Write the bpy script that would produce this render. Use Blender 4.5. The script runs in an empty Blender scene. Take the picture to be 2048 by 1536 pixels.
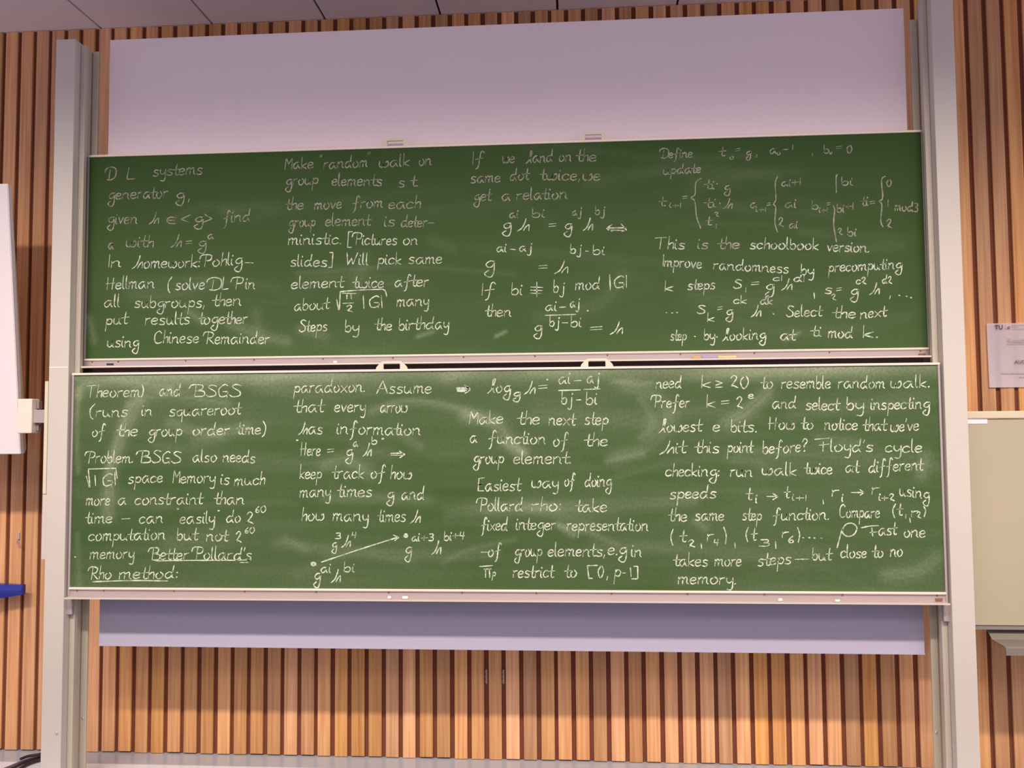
import bpy, bmesh, math, random
import numpy as np
from mathutils import Vector, Matrix

# ------------------------------------------------------------------ camera, world, lights, exposure
SC = bpy.context.scene
COL = SC.collection
cam_d = bpy.data.cameras.new('camera')
cam = bpy.data.objects.new('camera', cam_d); COL.objects.link(cam)
cam_d.sensor_width = 36.0
cam_d.sensor_fit = 'HORIZONTAL'
cam_d.lens = 1666.05 / 2048 * 36.0
cam_d.clip_start = 0.05; cam_d.clip_end = 60
PITCH, YAW, ROLL = 0.0529, 0.0674, 0.0074
M = (Matrix.Rotation(YAW, 4, 'Z') @ Matrix.Rotation(PITCH, 4, 'X') @ Matrix.Rotation(ROLL, 4, 'Y')
     @ Matrix.Rotation(math.radians(90), 4, 'X'))
M.translation = Vector((0.3542, -3.8105, 1.6857))
cam.matrix_world = M
SC.camera = cam

world = bpy.data.worlds.new('room_light'); SC.world = world
world.use_nodes = True
bgn = world.node_tree.nodes['Background']
bgn.inputs[0].default_value = (0.74, 0.66, 0.82, 1)
bgn.inputs[1].default_value = 0.66

def area(name, loc, sx, sy, power, color, rot=(0, 0, 0), spread=180):
    d = bpy.data.lights.new(name, 'AREA'); d.shape = 'RECTANGLE'
    d.size = sx; d.size_y = sy; d.energy = power; d.color = color; d.spread = math.radians(spread)
    o = bpy.data.objects.new(name, d); COL.objects.link(o)
    o.location = loc; o.rotation_euler = rot
    return o
# the row of fluorescent tubes in the ceiling in front of the boards
area('board_light', (1.15, -2.60, 3.78), 9.1, 0.14, 93, (1.0, 0.86, 0.70), (math.radians(42), 0, 0), 78)
# added fill lamp over the seats, brightening the walls and the shaded wood
area('fill_light', (0.8, -5.0, 3.80), 9.0, 1.2, 105, (1.0, 0.87, 0.72), (0, 0, 0), 180)

SC.view_settings.view_transform = 'Standard'
SC.view_settings.look = 'None'
SC.view_settings.gamma = 1.0
SC.view_settings.use_curve_mapping = False
SC.view_settings.exposure = 0.0

random.seed(7)
R = random.random

# ------------------------------------------------------------------ materials
def new_mat(name, color, rough=0.6, metal=0.0, spec=0.5):
    m = bpy.data.materials.new(name); m.use_nodes = True
    b = m.node_tree.nodes['Principled BSDF']
    b.inputs['Base Color'].default_value = (*color, 1)
    b.inputs['Roughness'].default_value = rough
    b.inputs['Metallic'].default_value = metal
    b.inputs['Specular IOR Level'].default_value = spec
    return m
def nodes(m):
    return m.node_tree.nodes, m.node_tree.links, m.node_tree.nodes['Principled BSDF']
def speckle(m, color, amount=0.08, scale=6.0, stretch=(1, 1, 1), bump=0.0, bscale=60):
    """soft procedural unevenness of the colour, and fine relief"""
    N, L, b = nodes(m)
    tc = N.new('ShaderNodeTexCoord'); mp = N.new('ShaderNodeMapping'); mp.inputs['Scale'].default_value = stretch
    L.new(tc.outputs['Object'], mp.inputs['Vector'])
    nz = N.new('ShaderNodeTexNoise'); nz.inputs['Scale'].default_value = scale; nz.inputs['Detail'].default_value = 5
    L.new(mp.outputs[0], nz.inputs['Vector'])
    mx = N.new('ShaderNodeMix'); mx.data_type = 'RGBA'
    mx.inputs[6].default_value = (*[c * (1 - amount) for c in color], 1)
    mx.inputs[7].default_value = (*[min(1, c * (1 + amount)) for c in color], 1)
    L.new(nz.outputs['Fac'], mx.inputs[0]); L.new(mx.outputs[2], b.inputs['Base Color'])
    if bump:
        n2 = N.new('ShaderNodeTexNoise'); n2.inputs['Scale'].default_value = bscale
        L.new(tc.outputs['Object'], n2.inputs['Vector'])
        bp = N.new('ShaderNodeBump'); bp.inputs['Strength'].default_value = bump; bp.inputs['Distance'].default_value = 0.002
        L.new(n2.outputs['Fac'], bp.inputs['Height']); L.new(bp.outputs[0], b.inputs['Normal'])
    return m

def plain(name, color, rough=0.6, metal=0.0, amount=0.05, scale=5, bump=0.0, bscale=60, stretch=(1, 1, 1), spec=0.5):
    return speckle(new_mat(name, color, rough, metal, spec), color, amount, scale, stretch, bump, bscale)

CREAM = plain('cream_paint', (0.66, 0.61, 0.56), 0.45, amount=0.05, scale=2.5)
GUIDE = plain('guide_rail_paint', (0.60, 0.54, 0.45), 0.45, amount=0.06, scale=3)
REARM = plain('rear_rail_paint', (0.58, 0.53, 0.42), 0.5, amount=0.08, scale=3)
ALU = plain('pinkish_aluminium', (0.52, 0.44, 0.445), 0.38, 0.25, amount=0.06, scale=4, stretch=(1, 1, 8))
BRIGHT = plain('bright_trim', (0.92, 0.80, 0.72), 0.35, amount=0.03)
HANDLE = plain('cream_plastic', (0.80, 0.72, 0.58), 0.4, amount=0.03)
SCREENDIM = plain('dimmed_screen', (0.50, 0.47, 0.62), 0.7, amount=0.02, scale=2)  # screen white darkened and blued to imitate dimmer light lower down
SCREEN = plain('screen_cloth', (0.97, 0.84, 0.88), 0.8, amount=0.02, scale=2, bump=0.1, bscale=300)
WHITE = plain('white_panel', (0.93, 0.86, 0.88), 0.5, amount=0.02)
PANELEDGE = plain('panel_edge', (0.74, 0.68, 0.52), 0.5)
CEIL = plain('ceiling_panel', (0.95, 0.89, 0.95), 0.75, amount=0.04, scale=2, bump=0.15, bscale=200)
DARK = plain('dark_gap', (0.02, 0.012, 0.012), 0.9)
BLACK = plain('black_rubber', (0.02, 0.018, 0.018), 0.6)
GAPM = plain('gap_brown', (0.13, 0.075, 0.08), 0.8)
BEIGE = plain('beige_panel', (0.49, 0.43, 0.31), 0.55, amount=0.05, scale=2)
BEIGEL = plain('beige_trim', (0.72, 0.63, 0.47), 0.45)
GREYM = plain('grey_metal', (0.30, 0.27, 0.25), 0.45, 0.2)
CHROME = plain('chrome', (0.75, 0.75, 0.78), 0.25, 0.9)
PAPER = plain('paper', (0.95, 0.88, 0.97), 0.8, amount=0.01)
RUST = plain('brown_plate', (0.25, 0.11, 0.06), 0.6)
BLUE = plain('blue_plastic', (0.020, 0.030, 0.34), 0.3, amount=0.1)
KNOB = plain('pale_plastic', (0.80, 0.80, 0.55), 0.3)
CABLEM = plain('black_cable', (0.030, 0.020, 0.035), 0.45)
TAPE = plain('tape_residue', (0.62, 0.50, 0.40), 0.4)
INK = plain('dark_ink', (0.10, 0.07, 0.16), 0.8)
INKG = plain('grey_ink', (0.46, 0.38, 0.45), 0.8)
INKR = plain('red_ink', (0.72, 0.25, 0.28), 0.8)
FLOORD = plain('low_bounce_floor', (0.12, 0.10, 0.09), 0.4)  # invented dark tone for the unseen floor, cutting bounced light
FLOORM = plain('pale_linoleum', (0.80, 0.84, 0.96), 0.22, amount=0.05, scale=3, bump=0.25, bscale=14)  # pale floor; its blue tint imitates reflected daylight
COVEM = plain('grey_floor_strip', (0.42, 0.46, 0.55), 0.14, amount=0.06, scale=9, bump=0.3, bscale=12)
BACKM = plain('dark_backing', (0.20, 0.060, 0.030), 0.9)

def wood_mat():
    m = new_mat('cedar_slat', (0.5, 0.27, 0.12), 0.5)
    N, L, b = nodes(m)
    oi = N.new('ShaderNodeObjectInfo'); tc = N.new('ShaderNodeTexCoord')
    off = N.new('ShaderNodeVectorMath'); off.operation = 'SCALE'; off.inputs[0].default_value = (13, 7, 31)
    L.new(oi.outputs['Random'], off.inputs['Scale'])
    ad = N.new('ShaderNodeVectorMath'); ad.operation = 'ADD'
    L.new(tc.outputs['Object'], ad.inputs[0]); L.new(off.outputs[0], ad.inputs[1])
    mp = N.new('ShaderNodeMapping'); mp.inputs['Scale'].default_value = (42, 42, 1.1)
    L.new(ad.outputs[0], mp.inputs['Vector'])
    nz = N.new('ShaderNodeTexNoise'); nz.inputs['Scale'].default_value = 1.6; nz.inputs['Detail'].default_value = 6
    L.new(mp.outputs[0], nz.inputs['Vector'])
    cr = N.new('ShaderNodeValToRGB')
    e = cr.color_ramp.elements
    e[0].position = 0.30; e[0].color = (0.62, 0.250, 0.085, 1)
    e[1].position = 0.70; e[1].color = (0.88, 0.475, 0.180, 1)
    L.new(nz.outputs['Fac'], cr.inputs[0])
    hs = N.new('ShaderNodeHueSaturation')
    mr = N.new('ShaderNodeMapRange'); mr.inputs['To Min'].default_value = 0.72; mr.inputs['To Max'].default_value = 1.16
    L.new(oi.outputs['Random'], mr.inputs[0]); L.new(mr.outputs[0], hs.inputs['Value'])
    wn = N.new('ShaderNodeMath'); wn.operation = 'MULTIPLY'; wn.inputs[1].default_value = 7.31
    fr = N.new('ShaderNodeMath'); fr.operation = 'FRACT'
    L.new(oi.outputs['Random'], wn.inputs[0]); L.new(wn.outputs[0], fr.inputs[0])
    m2 = N.new('ShaderNodeMapRange'); m2.inputs['To Min'].default_value = 0.88; m2.inputs['To Max'].default_value = 1.04
    L.new(fr.outputs[0], m2.inputs[0]); L.new(m2.outputs[0], hs.inputs['Saturation'])
    m3 = N.new('ShaderNodeMapRange'); m3.inputs['To Min'].default_value = 0.497; m3.inputs['To Max'].default_value = 0.502
    L.new(fr.outputs[0], m3.inputs[0]); L.new(m3.outputs[0], hs.inputs['Hue'])
    L.new(cr.outputs[0], hs.inputs['Color']); L.new(hs.outputs[0], b.inputs['Base Color'])
    return m
WOOD = wood_mat()

def board_mat():
    """dark green enamel; chalk dust lies where the mesh attribute 'dust' says, broken up by fine noise"""
    m = new_mat('green_enamel', (0.07, 0.14, 0.045), 0.62, spec=0.2)
    N, L, b = nodes(m)
    at = N.new('ShaderNodeAttribute'); at.attribute_name = 'dust'
    tc = N.new('ShaderNodeTexCoord')
    n1 = N.new('ShaderNodeTexNoise'); n1.inputs['Scale'].default_value = 90; n1.inputs['Detail'].default_value = 3
    L.new(tc.outputs['Object'], n1.inputs['Vector'])
    mr = N.new('ShaderNodeMapRange'); mr.inputs['From Min'].default_value = 0.3; mr.inputs['From Max'].default_value = 0.7
    mr.inputs['To Min'].default_value = 0.72; mr.inputs['To Max'].default_value = 1.28
    L.new(n1.outputs['Fac'], mr.inputs[0])
    mu = N.new('ShaderNodeMath'); mu.operation = 'MULTIPLY'; mu.use_clamp = True
    L.new(at.outputs['Fac'], mu.inputs[0]); L.new(mr.outputs[0], mu.inputs[1])
    mx = N.new('ShaderNodeMix'); mx.data_type = 'RGBA'
    mx.inputs[6].default_value = (0.040, 0.092, 0.020, 1)
    mx.inputs[7].default_value = (0.56, 0.62, 0.44, 1)
    L.new(mu.outputs[0], mx.inputs[0]); L.new(mx.outputs[2], b.inputs['Base Color'])
    return m
BOARD = board_mat()

def chalk_mat(name, lo, thin, thick):
    m = new_mat(name, (0.85, 0.8, 0.72), 0.95, spec=0.1)
    N, L, b = nodes(m)
    tc = N.new('ShaderNodeTexCoord')
    n1 = N.new('ShaderNodeTexNoise'); n1.inputs['Scale'].default_value = 95; n1.inputs['Detail'].default_value = 5
    L.new(tc.outputs['Object'], n1.inputs['Vector'])
    n2 = N.new('ShaderNodeTexNoise'); n2.inputs['Scale'].default_value = 30
    L.new(tc.outputs['Object'], n2.inputs['Vector'])
    ad = N.new('ShaderNodeMath'); ad.operation = 'ADD'
    L.new(n1.outputs['Fac'], ad.inputs[0]); L.new(n2.outputs['Fac'], ad.inputs[1])
    mr = N.new('ShaderNodeMapRange'); mr.inputs['From Min'].default_value = 0.76; mr.inputs['From Max'].default_value = 1.10
    mr.inputs['To Min'].default_value = lo; mr.inputs['To Max'].default_value = 1.0
    L.new(ad.outputs[0], mr.inputs[0])
    mx = N.new('ShaderNodeMix'); mx.data_type = 'RGBA'
    mx.inputs[6].default_value = (*thin, 1); mx.inputs[7].default_value = (*thick, 1)
    L.new(mr.outputs[0], mx.inputs[0]); L.new(mx.outputs[2], b.inputs['Base Color'])
    return m
CHALK = chalk_mat('white_chalk', 0.30, (0.10, 0.16, 0.07), (0.74, 0.79, 0.67))
FAINT = chalk_mat('faint_chalk', 0.25, (0.07, 0.12, 0.05), (0.44, 0.42, 0.36))

# ------------------------------------------------------------------ helpers
def obj(name, bm, mats, parent=None, loc=None, smooth=False):
    me = bpy.data.meshes.new(name)
    bmesh.ops.recalc_face_normals(bm, faces=bm.faces[:])
    bm.to_mesh(me); bm.free()
    for m in (mats if isinstance(mats, (list, tuple)) else [mats]): me.materials.append(m)
    if smooth:
        for p in me.polygons: p.use_smooth = True
    o = bpy.data.objects.new(name, me); COL.objects.link(o)
    if parent: o.parent = parent
    if loc is not None: o.location = loc
    return o
def thing(name, label, cat, loc=(0, 0, 0), group=None):
    o = bpy.data.objects.new(name, None); COL.objects.link(o); o.location = loc
    o.empty_display_size = 0.1
    return tag(o, label, cat, group)
def tag(o, label, cat, group=None):
    o['label'] = label; o['category'] = cat
    if group: o['group'] = group
    return o
def box(bm, x0, x1, y0, y1, z0, z1, bevel=0.0, mat=0):
    r = bmesh.ops.create_cube(bm, size=1.0)
    vs = r['verts']
    for v in vs:
        v.co = Vector(((x0 + x1) / 2 + v.co.x * (x1 - x0), (y0 + y1) / 2 + v.co.y * (y1 - y0), (z0 + z1) / 2 + v.co.z * (z1 - z0)))
    fs = list({f for v in vs for f in v.link_faces})
    for f in fs: f.material_index = mat
    if bevel:
        es = list({e for v in vs for e in v.link_edges})
        bmesh.ops.bevel(bm, geom=es, offset=bevel, segments=2, profile=0.5, affect='EDGES')
def boxobj(name, x0, x1, y0, y1, z0, z1, mat, parent=None, bevel=0.0, org=(0, 0, 0)):
    bm = bmesh.new(); box(bm, x0 - org[0], x1 - org[0], y0 - org[1], y1 - org[1], z0 - org[2], z1 - org[2], bevel)
    return obj(name, bm, mat, parent)
def prism_x(bm, prof, x0, x1, mat=0):
    """closed (y, z) outline swept along x"""
    a = [bm.verts.new((x0, y, z)) for y, z in prof]; b = [bm.verts.new((x1, y, z)) for y, z in prof]
    n = len(prof)
    for i in range(n):
        f = bm.faces.new((a[i], a[(i + 1) % n], b[(i + 1) % n], b[i])); f.material_index = mat
    for f in (bm.faces.new(a), bm.faces.new(b)): f.material_index = mat
def tube(bm, pts, r, seg=8, mat=0, closed=False):
    pts = [Vector(p) for p in pts]; rings = []
    for i, p in enumerate(pts):
        t = (pts[min(i + 1, len(pts) - 1)] - pts[max(i - 1, 0)]).normalized()
        u = t.cross(Vector((0, 1, 0.01)))
        if u.length < 1e-3: u = t.cross(Vector((1, 0, 0)))
        u.normalize(); w = t.cross(u).normalized()
        rr = r[i] if isinstance(r, (list, tuple)) else r
        rings.append([bm.verts.new(p + rr * (math.cos(2 * math.pi * k / seg) * u + math.sin(2 * math.pi * k / seg) * w)) for k in range(seg)])
    for a, b in zip(rings, rings[1:]):
        for k in range(seg):
            f = bm.faces.new((a[k], a[(k + 1) % seg], b[(k + 1) % seg], b[k])); f.material_index = mat; f.smooth = True
    bm.faces.new(rings[0]); bm.faces.new(rings[-1])
def smooth_path(pts, n=4):
    if len(pts) < 3: return [tuple(p) for p in pts]
    P = [Vector(p) for p in pts]; out = []
    for i in range(len(P) - 1):
        p0 = P[max(i - 1, 0)]; p1 = P[i]; p2 = P[i + 1]; p3 = P[min(i + 2, len(P) - 1)]
        if (p2 - p1).length < 1e-9: continue
        if (p0 - p1).length < 1e-9: p0 = p1 - (p2 - p1) * 0.5 if i else p1
        for k in range(n):
            t = k / n
            out.append(0.5 * ((2 * p1) + (p2 - p0) * t + (2 * p0 - 5 * p1 + 4 * p2 - p3) * t * t + (3 * p1 - p0 - 3 * p2 + p3) * t ** 3))
    out.append(P[-1])
    return [tuple(v) for v in out]

WRITING = [
('U',[('D',-1.913,0.927,-1.859,0.932,0.0307),('L',-1.798,0.931,-1.758,0.929,0.0307),('systems',-1.665,0.943,-1.419,0.946,0.0307)]),
('U',[('generator',-1.891,0.833,-1.591,0.833,0.0307),('g',-1.548,0.825,-1.509,0.823,0.0307),(',',-1.485,0.819,-1.476,0.818,0.0307)]),
('U',[('given',-1.892,0.712,-1.743,0.709,0.0307),('~',-1.682,0.707,-1.636,0.705,0.0307),('ε',-1.594,0.704,-1.55,0.702,0.0307),('<',-1.523,0.704,-1.478,0.703,0.0307),('g',-1.454,0.705,-1.412,0.704,0.0307),('>',-1.408,0.704,-1.367,0.702,0.0307),('find',-1.308,0.7,-1.178,0.71,0.0307)]),
('U',[('a',-1.886,0.588,-1.862,0.587,0.0307),('with',-1.796,0.595,-1.661,0.591,0.0307),('~',-1.569,0.591,-1.52,0.589,0.0307),('=',-1.496,0.592,-1.468,0.591,0.0307),('g',-1.433,0.586,-1.395,0.585,0.0307),('a',-1.386,0.625,-1.358,0.624,0.0221)]),
('U',[('In',-1.883,0.496,-1.822,0.499,0.0307),('~omework:',-1.764,0.489,-1.427,0.487,0.0307),('Pohlig',-1.427,0.49,-1.215,0.495,0.0307),('-',-1.201,0.486,-1.16,0.484,0.0307)]),
('U',[('Hellman',-1.896,0.388,-1.652,0.39,0.0307),('(',-1.583,0.379,-1.567,0.379,0.0307),('solve',-1.543,0.378,-1.401,0.38,0.0307),('DLP',-1.39,0.374,-1.212,0.376,0.0307),('in',-1.195,0.377,-1.151,0.376,0.0307)]),
('U',[('all',-1.902,0.3,-1.826,0.301,0.0307),('subgroups,',-1.748,0.296,-1.401,0.291,0.0307),('then',-1.361,0.297,-1.218,0.297,0.0307)]),
('U',[('put',-1.892,0.212,-1.778,0.218,0.0307),('results',-1.693,0.211,-1.473,0.21,0.0307),('together',-1.428,0.209,-1.186,0.209,0.0307)]),
('U',[('using',-1.882,0.104,-1.726,0.102,0.0307),('Chinese',-1.645,0.12,-1.427,0.118,0.0307),('Remainder',-1.406,0.114,-1.077,0.11,0.0307)]),
('U',[('Make',-1.006,0.959,-0.867,0.96,0.0295),('"',-0.836,0.977,-0.822,0.976,0.0246),('random',-0.814,0.954,-0.601,0.96,0.0295),('"',-0.6,0.985,-0.587,0.984,0.0246),('walk',-0.542,0.954,-0.397,0.957,0.0295),('on',-0.348,0.958,-0.29,0.958,0.0295)]),
('U',[('group',-1.001,0.877,-0.843,0.881,0.0295),('elements',-0.772,0.871,-0.531,0.864,0.0295),('s',-0.449,0.854,-0.42,0.853,0.0295),('t.',-0.39,0.859,-0.356,0.858,0.0295)]),
('U',[('the',-1.005,0.76,-0.914,0.76,0.0295),('move',-0.858,0.759,-0.728,0.758,0.0295),('from',-0.672,0.76,-0.527,0.759,0.0295),('each',-0.494,0.751,-0.344,0.751,0.0295)]),
('U',[('group',-0.984,0.675,-0.856,0.675,0.0295),('element',-0.803,0.675,-0.582,0.673,0.0295),('is',-0.516,0.666,-0.468,0.665,0.0295),('deter-',-0.435,0.662,-0.279,0.658,0.0295)]),
('U',[('ministic.',-0.986,0.589,-0.729,0.585,0.0295),('[',-0.696,0.57,-0.66,0.569,0.0381),('Pictures',-0.676,0.58,-0.457,0.576,0.0295),('on',-0.425,0.576,-0.357,0.575,0.0295)]),
('U',[('slides',-0.974,0.482,-0.797,0.478,0.0295),(']',-0.788,0.474,-0.754,0.473,0.035),('Will',-0.702,0.485,-0.597,0.482,0.0295),('pick',-0.548,0.484,-0.437,0.482,0.0295),('same',-0.399,0.483,-0.241,0.482,0.0295)]),
('U',[('element',-0.969,0.373,-0.711,0.377,0.0295),('twice',-0.671,0.372,-0.521,0.371,0.0295),('after',-0.466,0.374,-0.305,0.373,0.0295)]),
('U',[('about',-0.954,0.266,-0.782,0.273,0.0295),('@',[(-0.7478,0.3192),(-0.7362,0.2668),(-0.7303,0.3548),(-0.7303,0.3548),(-0.6288,0.361),(-0.5245,0.3626),(-0.5245,0.3626),(-0.5115,0.3532),(-0.5049,0.3271)]),('@',[(-0.7204,0.3474),(-0.6516,0.3439)]),('@',[(-0.6974,0.3442),(-0.6985,0.3195)]),('@',[(-0.6778,0.3438),(-0.6769,0.3203)]),('@',[(-0.7168,0.2984),(-0.6663,0.2993)]),('2',-0.7,0.257,-0.669,0.256,0.0184),('@',[(-0.6188,0.3328),(-0.6152,0.2729)]),('G',-0.589,0.276,-0.545,0.275,0.0295),('@',[(-0.5309,0.3322),(-0.5274,0.2744)]),('many',-0.456,0.279,-0.305,0.281,0.0295)]),
('U',[('Steps',-0.93,0.165,-0.795,0.167,0.0295),('by',-0.706,0.162,-0.641,0.161,0.0295),('the',-0.563,0.168,-0.482,0.166,0.0295),('birthday',-0.446,0.166,-0.209,0.17,0.0295)]),
('U',[('If',-0.089,0.957,-0.036,0.958,0.0295),('we',0.054,0.959,0.109,0.957,0.0295),('λand',0.166,0.956,0.291,0.957,0.0295),('on',0.323,0.958,0.38,0.956,0.0295),('the',0.402,0.956,0.497,0.953,0.0295)]),
('U',[('same',-0.1,0.864,0.041,0.867,0.0295),('dot',0.089,0.872,0.182,0.875,0.0295),('twice,',0.229,0.871,0.418,0.865,0.0295),('we',0.435,0.863,0.514,0.861,0.0295)]),
('U',[('get',-0.084,0.778,0.002,0.779,0.0295),('a',0.05,0.778,0.088,0.777,0.0295),('relation',0.12,0.778,0.358,0.778,0.0295)]),
('U',[('g',0.052,0.637,0.091,0.636,0.0295),('~',0.122,0.631,0.176,0.63,0.0295),('ai',0.085,0.692,0.126,0.691,0.0221),('bi',0.193,0.692,0.25,0.691,0.0221),('=',0.271,0.635,0.303,0.634,0.0295),('g',0.344,0.627,0.378,0.626,0.0295),('aj',0.383,0.698,0.424,0.697,0.0221),('~',0.432,0.625,0.476,0.624,0.0295),('bj',0.49,0.698,0.534,0.698,0.0221),('@',[(0.5675,0.6483),(0.5421,0.6313),(0.5421,0.6313),(0.5701,0.6159)]),('@',[(0.6115,0.6506),(0.636,0.6211),(0.636,0.6211),(0.614,0.615)]),('@',[(0.5453,0.6325),(0.6312,0.6321)]),('@',[(0.5482,0.6228),(0.631,0.6192)])]),
('U',[('ai',0.023,0.531,0.068,0.53,0.0234),('@',[(0.0868,0.5421),(0.1122,0.5396)]),('aj',0.131,0.531,0.188,0.53,0.0234),('g',-0.034,0.451,0.01,0.45,0.0381),('=',0.222,0.436,0.26,0.435,0.0295),('~',0.297,0.425,0.357,0.424,0.0295),('bj',0.371,0.517,0.421,0.516,0.0234),('@',[(0.4432,0.5249),(0.4557,0.5247)]),('bi',0.477,0.508,0.531,0.507,0.0234)]),
('U',[('If',-0.048,0.327,0.013,0.326,0.0295),('bi',0.092,0.325,0.142,0.324,0.0295),('@',[(0.1835,0.3596),(0.2401,0.3567)]),('@',[(0.1833,0.3449),(0.2368,0.3426)]),('@',[(0.1813,0.3308),(0.2317,0.3287)]),('@',[(0.212,0.3828),(0.2114,0.3137)]),('bj',0.29,0.332,0.34,0.331,0.0295),('mod',0.394,0.342,0.506,0.344,0.0295),('@',[(0.5542,0.4106),(0.5562,0.3403)]),('G',0.575,0.35,0.616,0.349,0.0295),('@',[(0.6322,0.4061),(0.6312,0.3499)])]),
('U',[('then',-0.035,0.224,0.088,0.222,0.0295),('ai',0.252,0.247,0.302,0.246,0.0258),('@',[(0.3176,0.2614),(0.3458,0.2622)]),('aj',0.368,0.261,0.41,0.26,0.0258),('@',[(0.2514,0.2242),(0.3923,0.2265)])]),
('U',[('bj',0.27,0.173,0.314,0.172,0.0258),('@',[(0.3293,0.188),(0.3543,0.1876)]),('bi',0.37,0.168,0.417,0.168,0.0258),('@',[(0.4475,0.2434),(0.4512,0.2421)]),('g',0.197,0.146,0.232,0.145,0.0295),('=',0.46,0.14,0.513,0.14,0.0295),('~',0.553,0.134,0.609,0.133,0.0295)]),
('U',[('Define',0.794,0.959,0.947,0.959,0.0233),('t',1.07,0.962,1.102,0.962,0.0233),('o',1.12,0.944,1.137,0.944,0.0142),('=',1.146,0.974,1.166,0.974,0.0233),('g',1.196,0.959,1.216,0.959,0.0207),(',',1.243,0.957,1.251,0.957,0.0233),('a',1.305,0.966,1.334,0.966,0.0233),('o',1.338,0.959,1.352,0.959,0.0129),('@',[(1.3658,0.9829),(1.3891,0.9839)]),('1',1.409,0.981,1.413,0.981,0.0155),(',',1.498,0.957,1.504,0.957,0.0233),('b',1.551,0.96,1.573,0.96,0.0194),('o',1.577,0.956,1.587,0.956,0.0117),('=',1.608,0.972,1.631,0.971,0.0233),('0',1.655,0.959,1.677,0.958,0.022)]),
('U',[('update',0.812,0.881,0.985,0.886,0.0233)]),
('U',[('t',0.786,0.732,0.822,0.731,0.0233),('i+1',0.838,0.724,0.888,0.723,0.0129),('=',0.899,0.755,0.918,0.755,0.0233),('@',[(0.9872,0.8582),(0.9615,0.8381),(0.9567,0.7834),(0.9385,0.7666),(0.9545,0.7493),(0.9624,0.6742),(0.9807,0.6196)]),('ti',0.999,0.807,1.045,0.806,0.0233),('@',[(1.0578,0.8302),(1.0617,0.8288)]),('g',1.092,0.796,1.118,0.796,0.0233),('ti',0.997,0.72,1.051,0.719,0.0233),('@',[(1.0683,0.7371),(1.0722,0.7357)]),('~',1.085,0.713,1.125,0.712,0.0233),('t',1.001,0.636,1.034,0.636,0.0233),('i',1.05,0.618,1.058,0.618,0.0129),('2',1.045,0.676,1.064,0.675,0.0129)]),
('U',[('a',1.21,0.711,1.239,0.711,0.0233),('i+1',1.236,0.694,1.279,0.693,0.0129),('=',1.286,0.712,1.3,0.712,0.0233),('@',[(1.3377,0.856),(1.3266,0.8253),(1.3272,0.7502),(1.3165,0.7265),(1.3258,0.7093),(1.3202,0.6416),(1.3317,0.5941)]),('ai',1.355,0.81,1.395,0.809,0.0194),('+1',1.402,0.814,1.439,0.814,0.0207),('ai',1.369,0.709,1.418,0.708,0.0233),('2',1.336,0.621,1.359,0.621,0.0259),('ai',1.385,0.612,1.421,0.612,0.0194)]),
('U',[('b',1.49,0.699,1.518,0.699,0.0207),('i+1',1.523,0.683,1.559,0.683,0.0129),('=',1.559,0.706,1.57,0.706,0.0233),('@',[(1.6097,0.8594),(1.6036,0.8423),(1.6027,0.774)]),('@',[(1.5868,0.7129),(1.5926,0.6924),(1.5866,0.6247),(1.5966,0.5436)]),('bi',1.627,0.807,1.677,0.806,0.0207),('bi',1.603,0.681,1.635,0.68,0.0207),('+1',1.644,0.694,1.675,0.694,0.0207),('2',1.604,0.577,1.624,0.577,0.0181),('bi',1.647,0.569,1.687,0.568,0.0207)]),
('U',[('ti',1.709,0.71,1.743,0.71,0.0233),('=',1.752,0.708,1.772,0.708,0.0233),('@',[(1.8254,0.8437),(1.8079,0.8267),(1.8106,0.7447),(1.7945,0.7278),(1.8057,0.7107),(1.7989,0.6361),(1.8077,0.609)]),('0',1.83,0.796,1.85,0.796,0.0181),('1',1.833,0.704,1.837,0.704,0.0194),('2',1.824,0.602,1.847,0.602,0.0246),('mod3',1.864,0.682,1.964,0.675,0.0233)]),
('U',[('This',0.765,0.529,0.903,0.526,0.0272),('is',0.965,0.525,1.011,0.525,0.0272),('the',1.054,0.524,1.155,0.522,0.0272),('schoolbook',1.205,0.52,1.513,0.508,0.0272),('version.',1.555,0.5,1.74,0.492,0.0272)]),
('U',[('Improve',0.803,0.447,0.979,0.432,0.0272),('randomness',1.035,0.428,1.375,0.402,0.0272),('by',1.433,0.393,1.489,0.393,0.0272),('precomputing',1.558,0.403,1.885,0.413,0.0272)]),
('U',[('k',0.81,0.33,0.846,0.329,0.0227),('steps',0.915,0.333,1.039,0.334,0.0272),('S',1.124,0.335,1.16,0.335,0.0207),('1',1.18,0.318,1.185,0.318,0.0129),('=',1.206,0.341,1.239,0.34,0.0272),('g',1.271,0.323,1.307,0.323,0.0272),('c1',1.308,0.368,1.344,0.368,0.0155),('~',1.343,0.326,1.389,0.325,0.0272),('d1',1.4,0.362,1.445,0.361,0.0194),('@',[(1.4895,0.3071),(1.4913,0.2818)]),('s',1.539,0.303,1.568,0.303,0.0272),('2',1.567,0.273,1.587,0.273,0.0168),('=',1.591,0.306,1.611,0.306,0.0272),('g',1.653,0.292,1.686,0.292,0.0272),('c2',1.681,0.345,1.724,0.345,0.0194),('~',1.739,0.298,1.781,0.297,0.0272),('d2',1.797,0.346,1.839,0.345,0.0194),(',',1.828,0.284,1.834,0.283,0.0272),('@',[(1.8689,0.2898),(1.8729,0.2891)]),('@',[(1.9005,0.2855),(1.9057,0.2841)]),('@',[(1.9201,0.2787),(1.9253,0.2773)])]),
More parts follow.
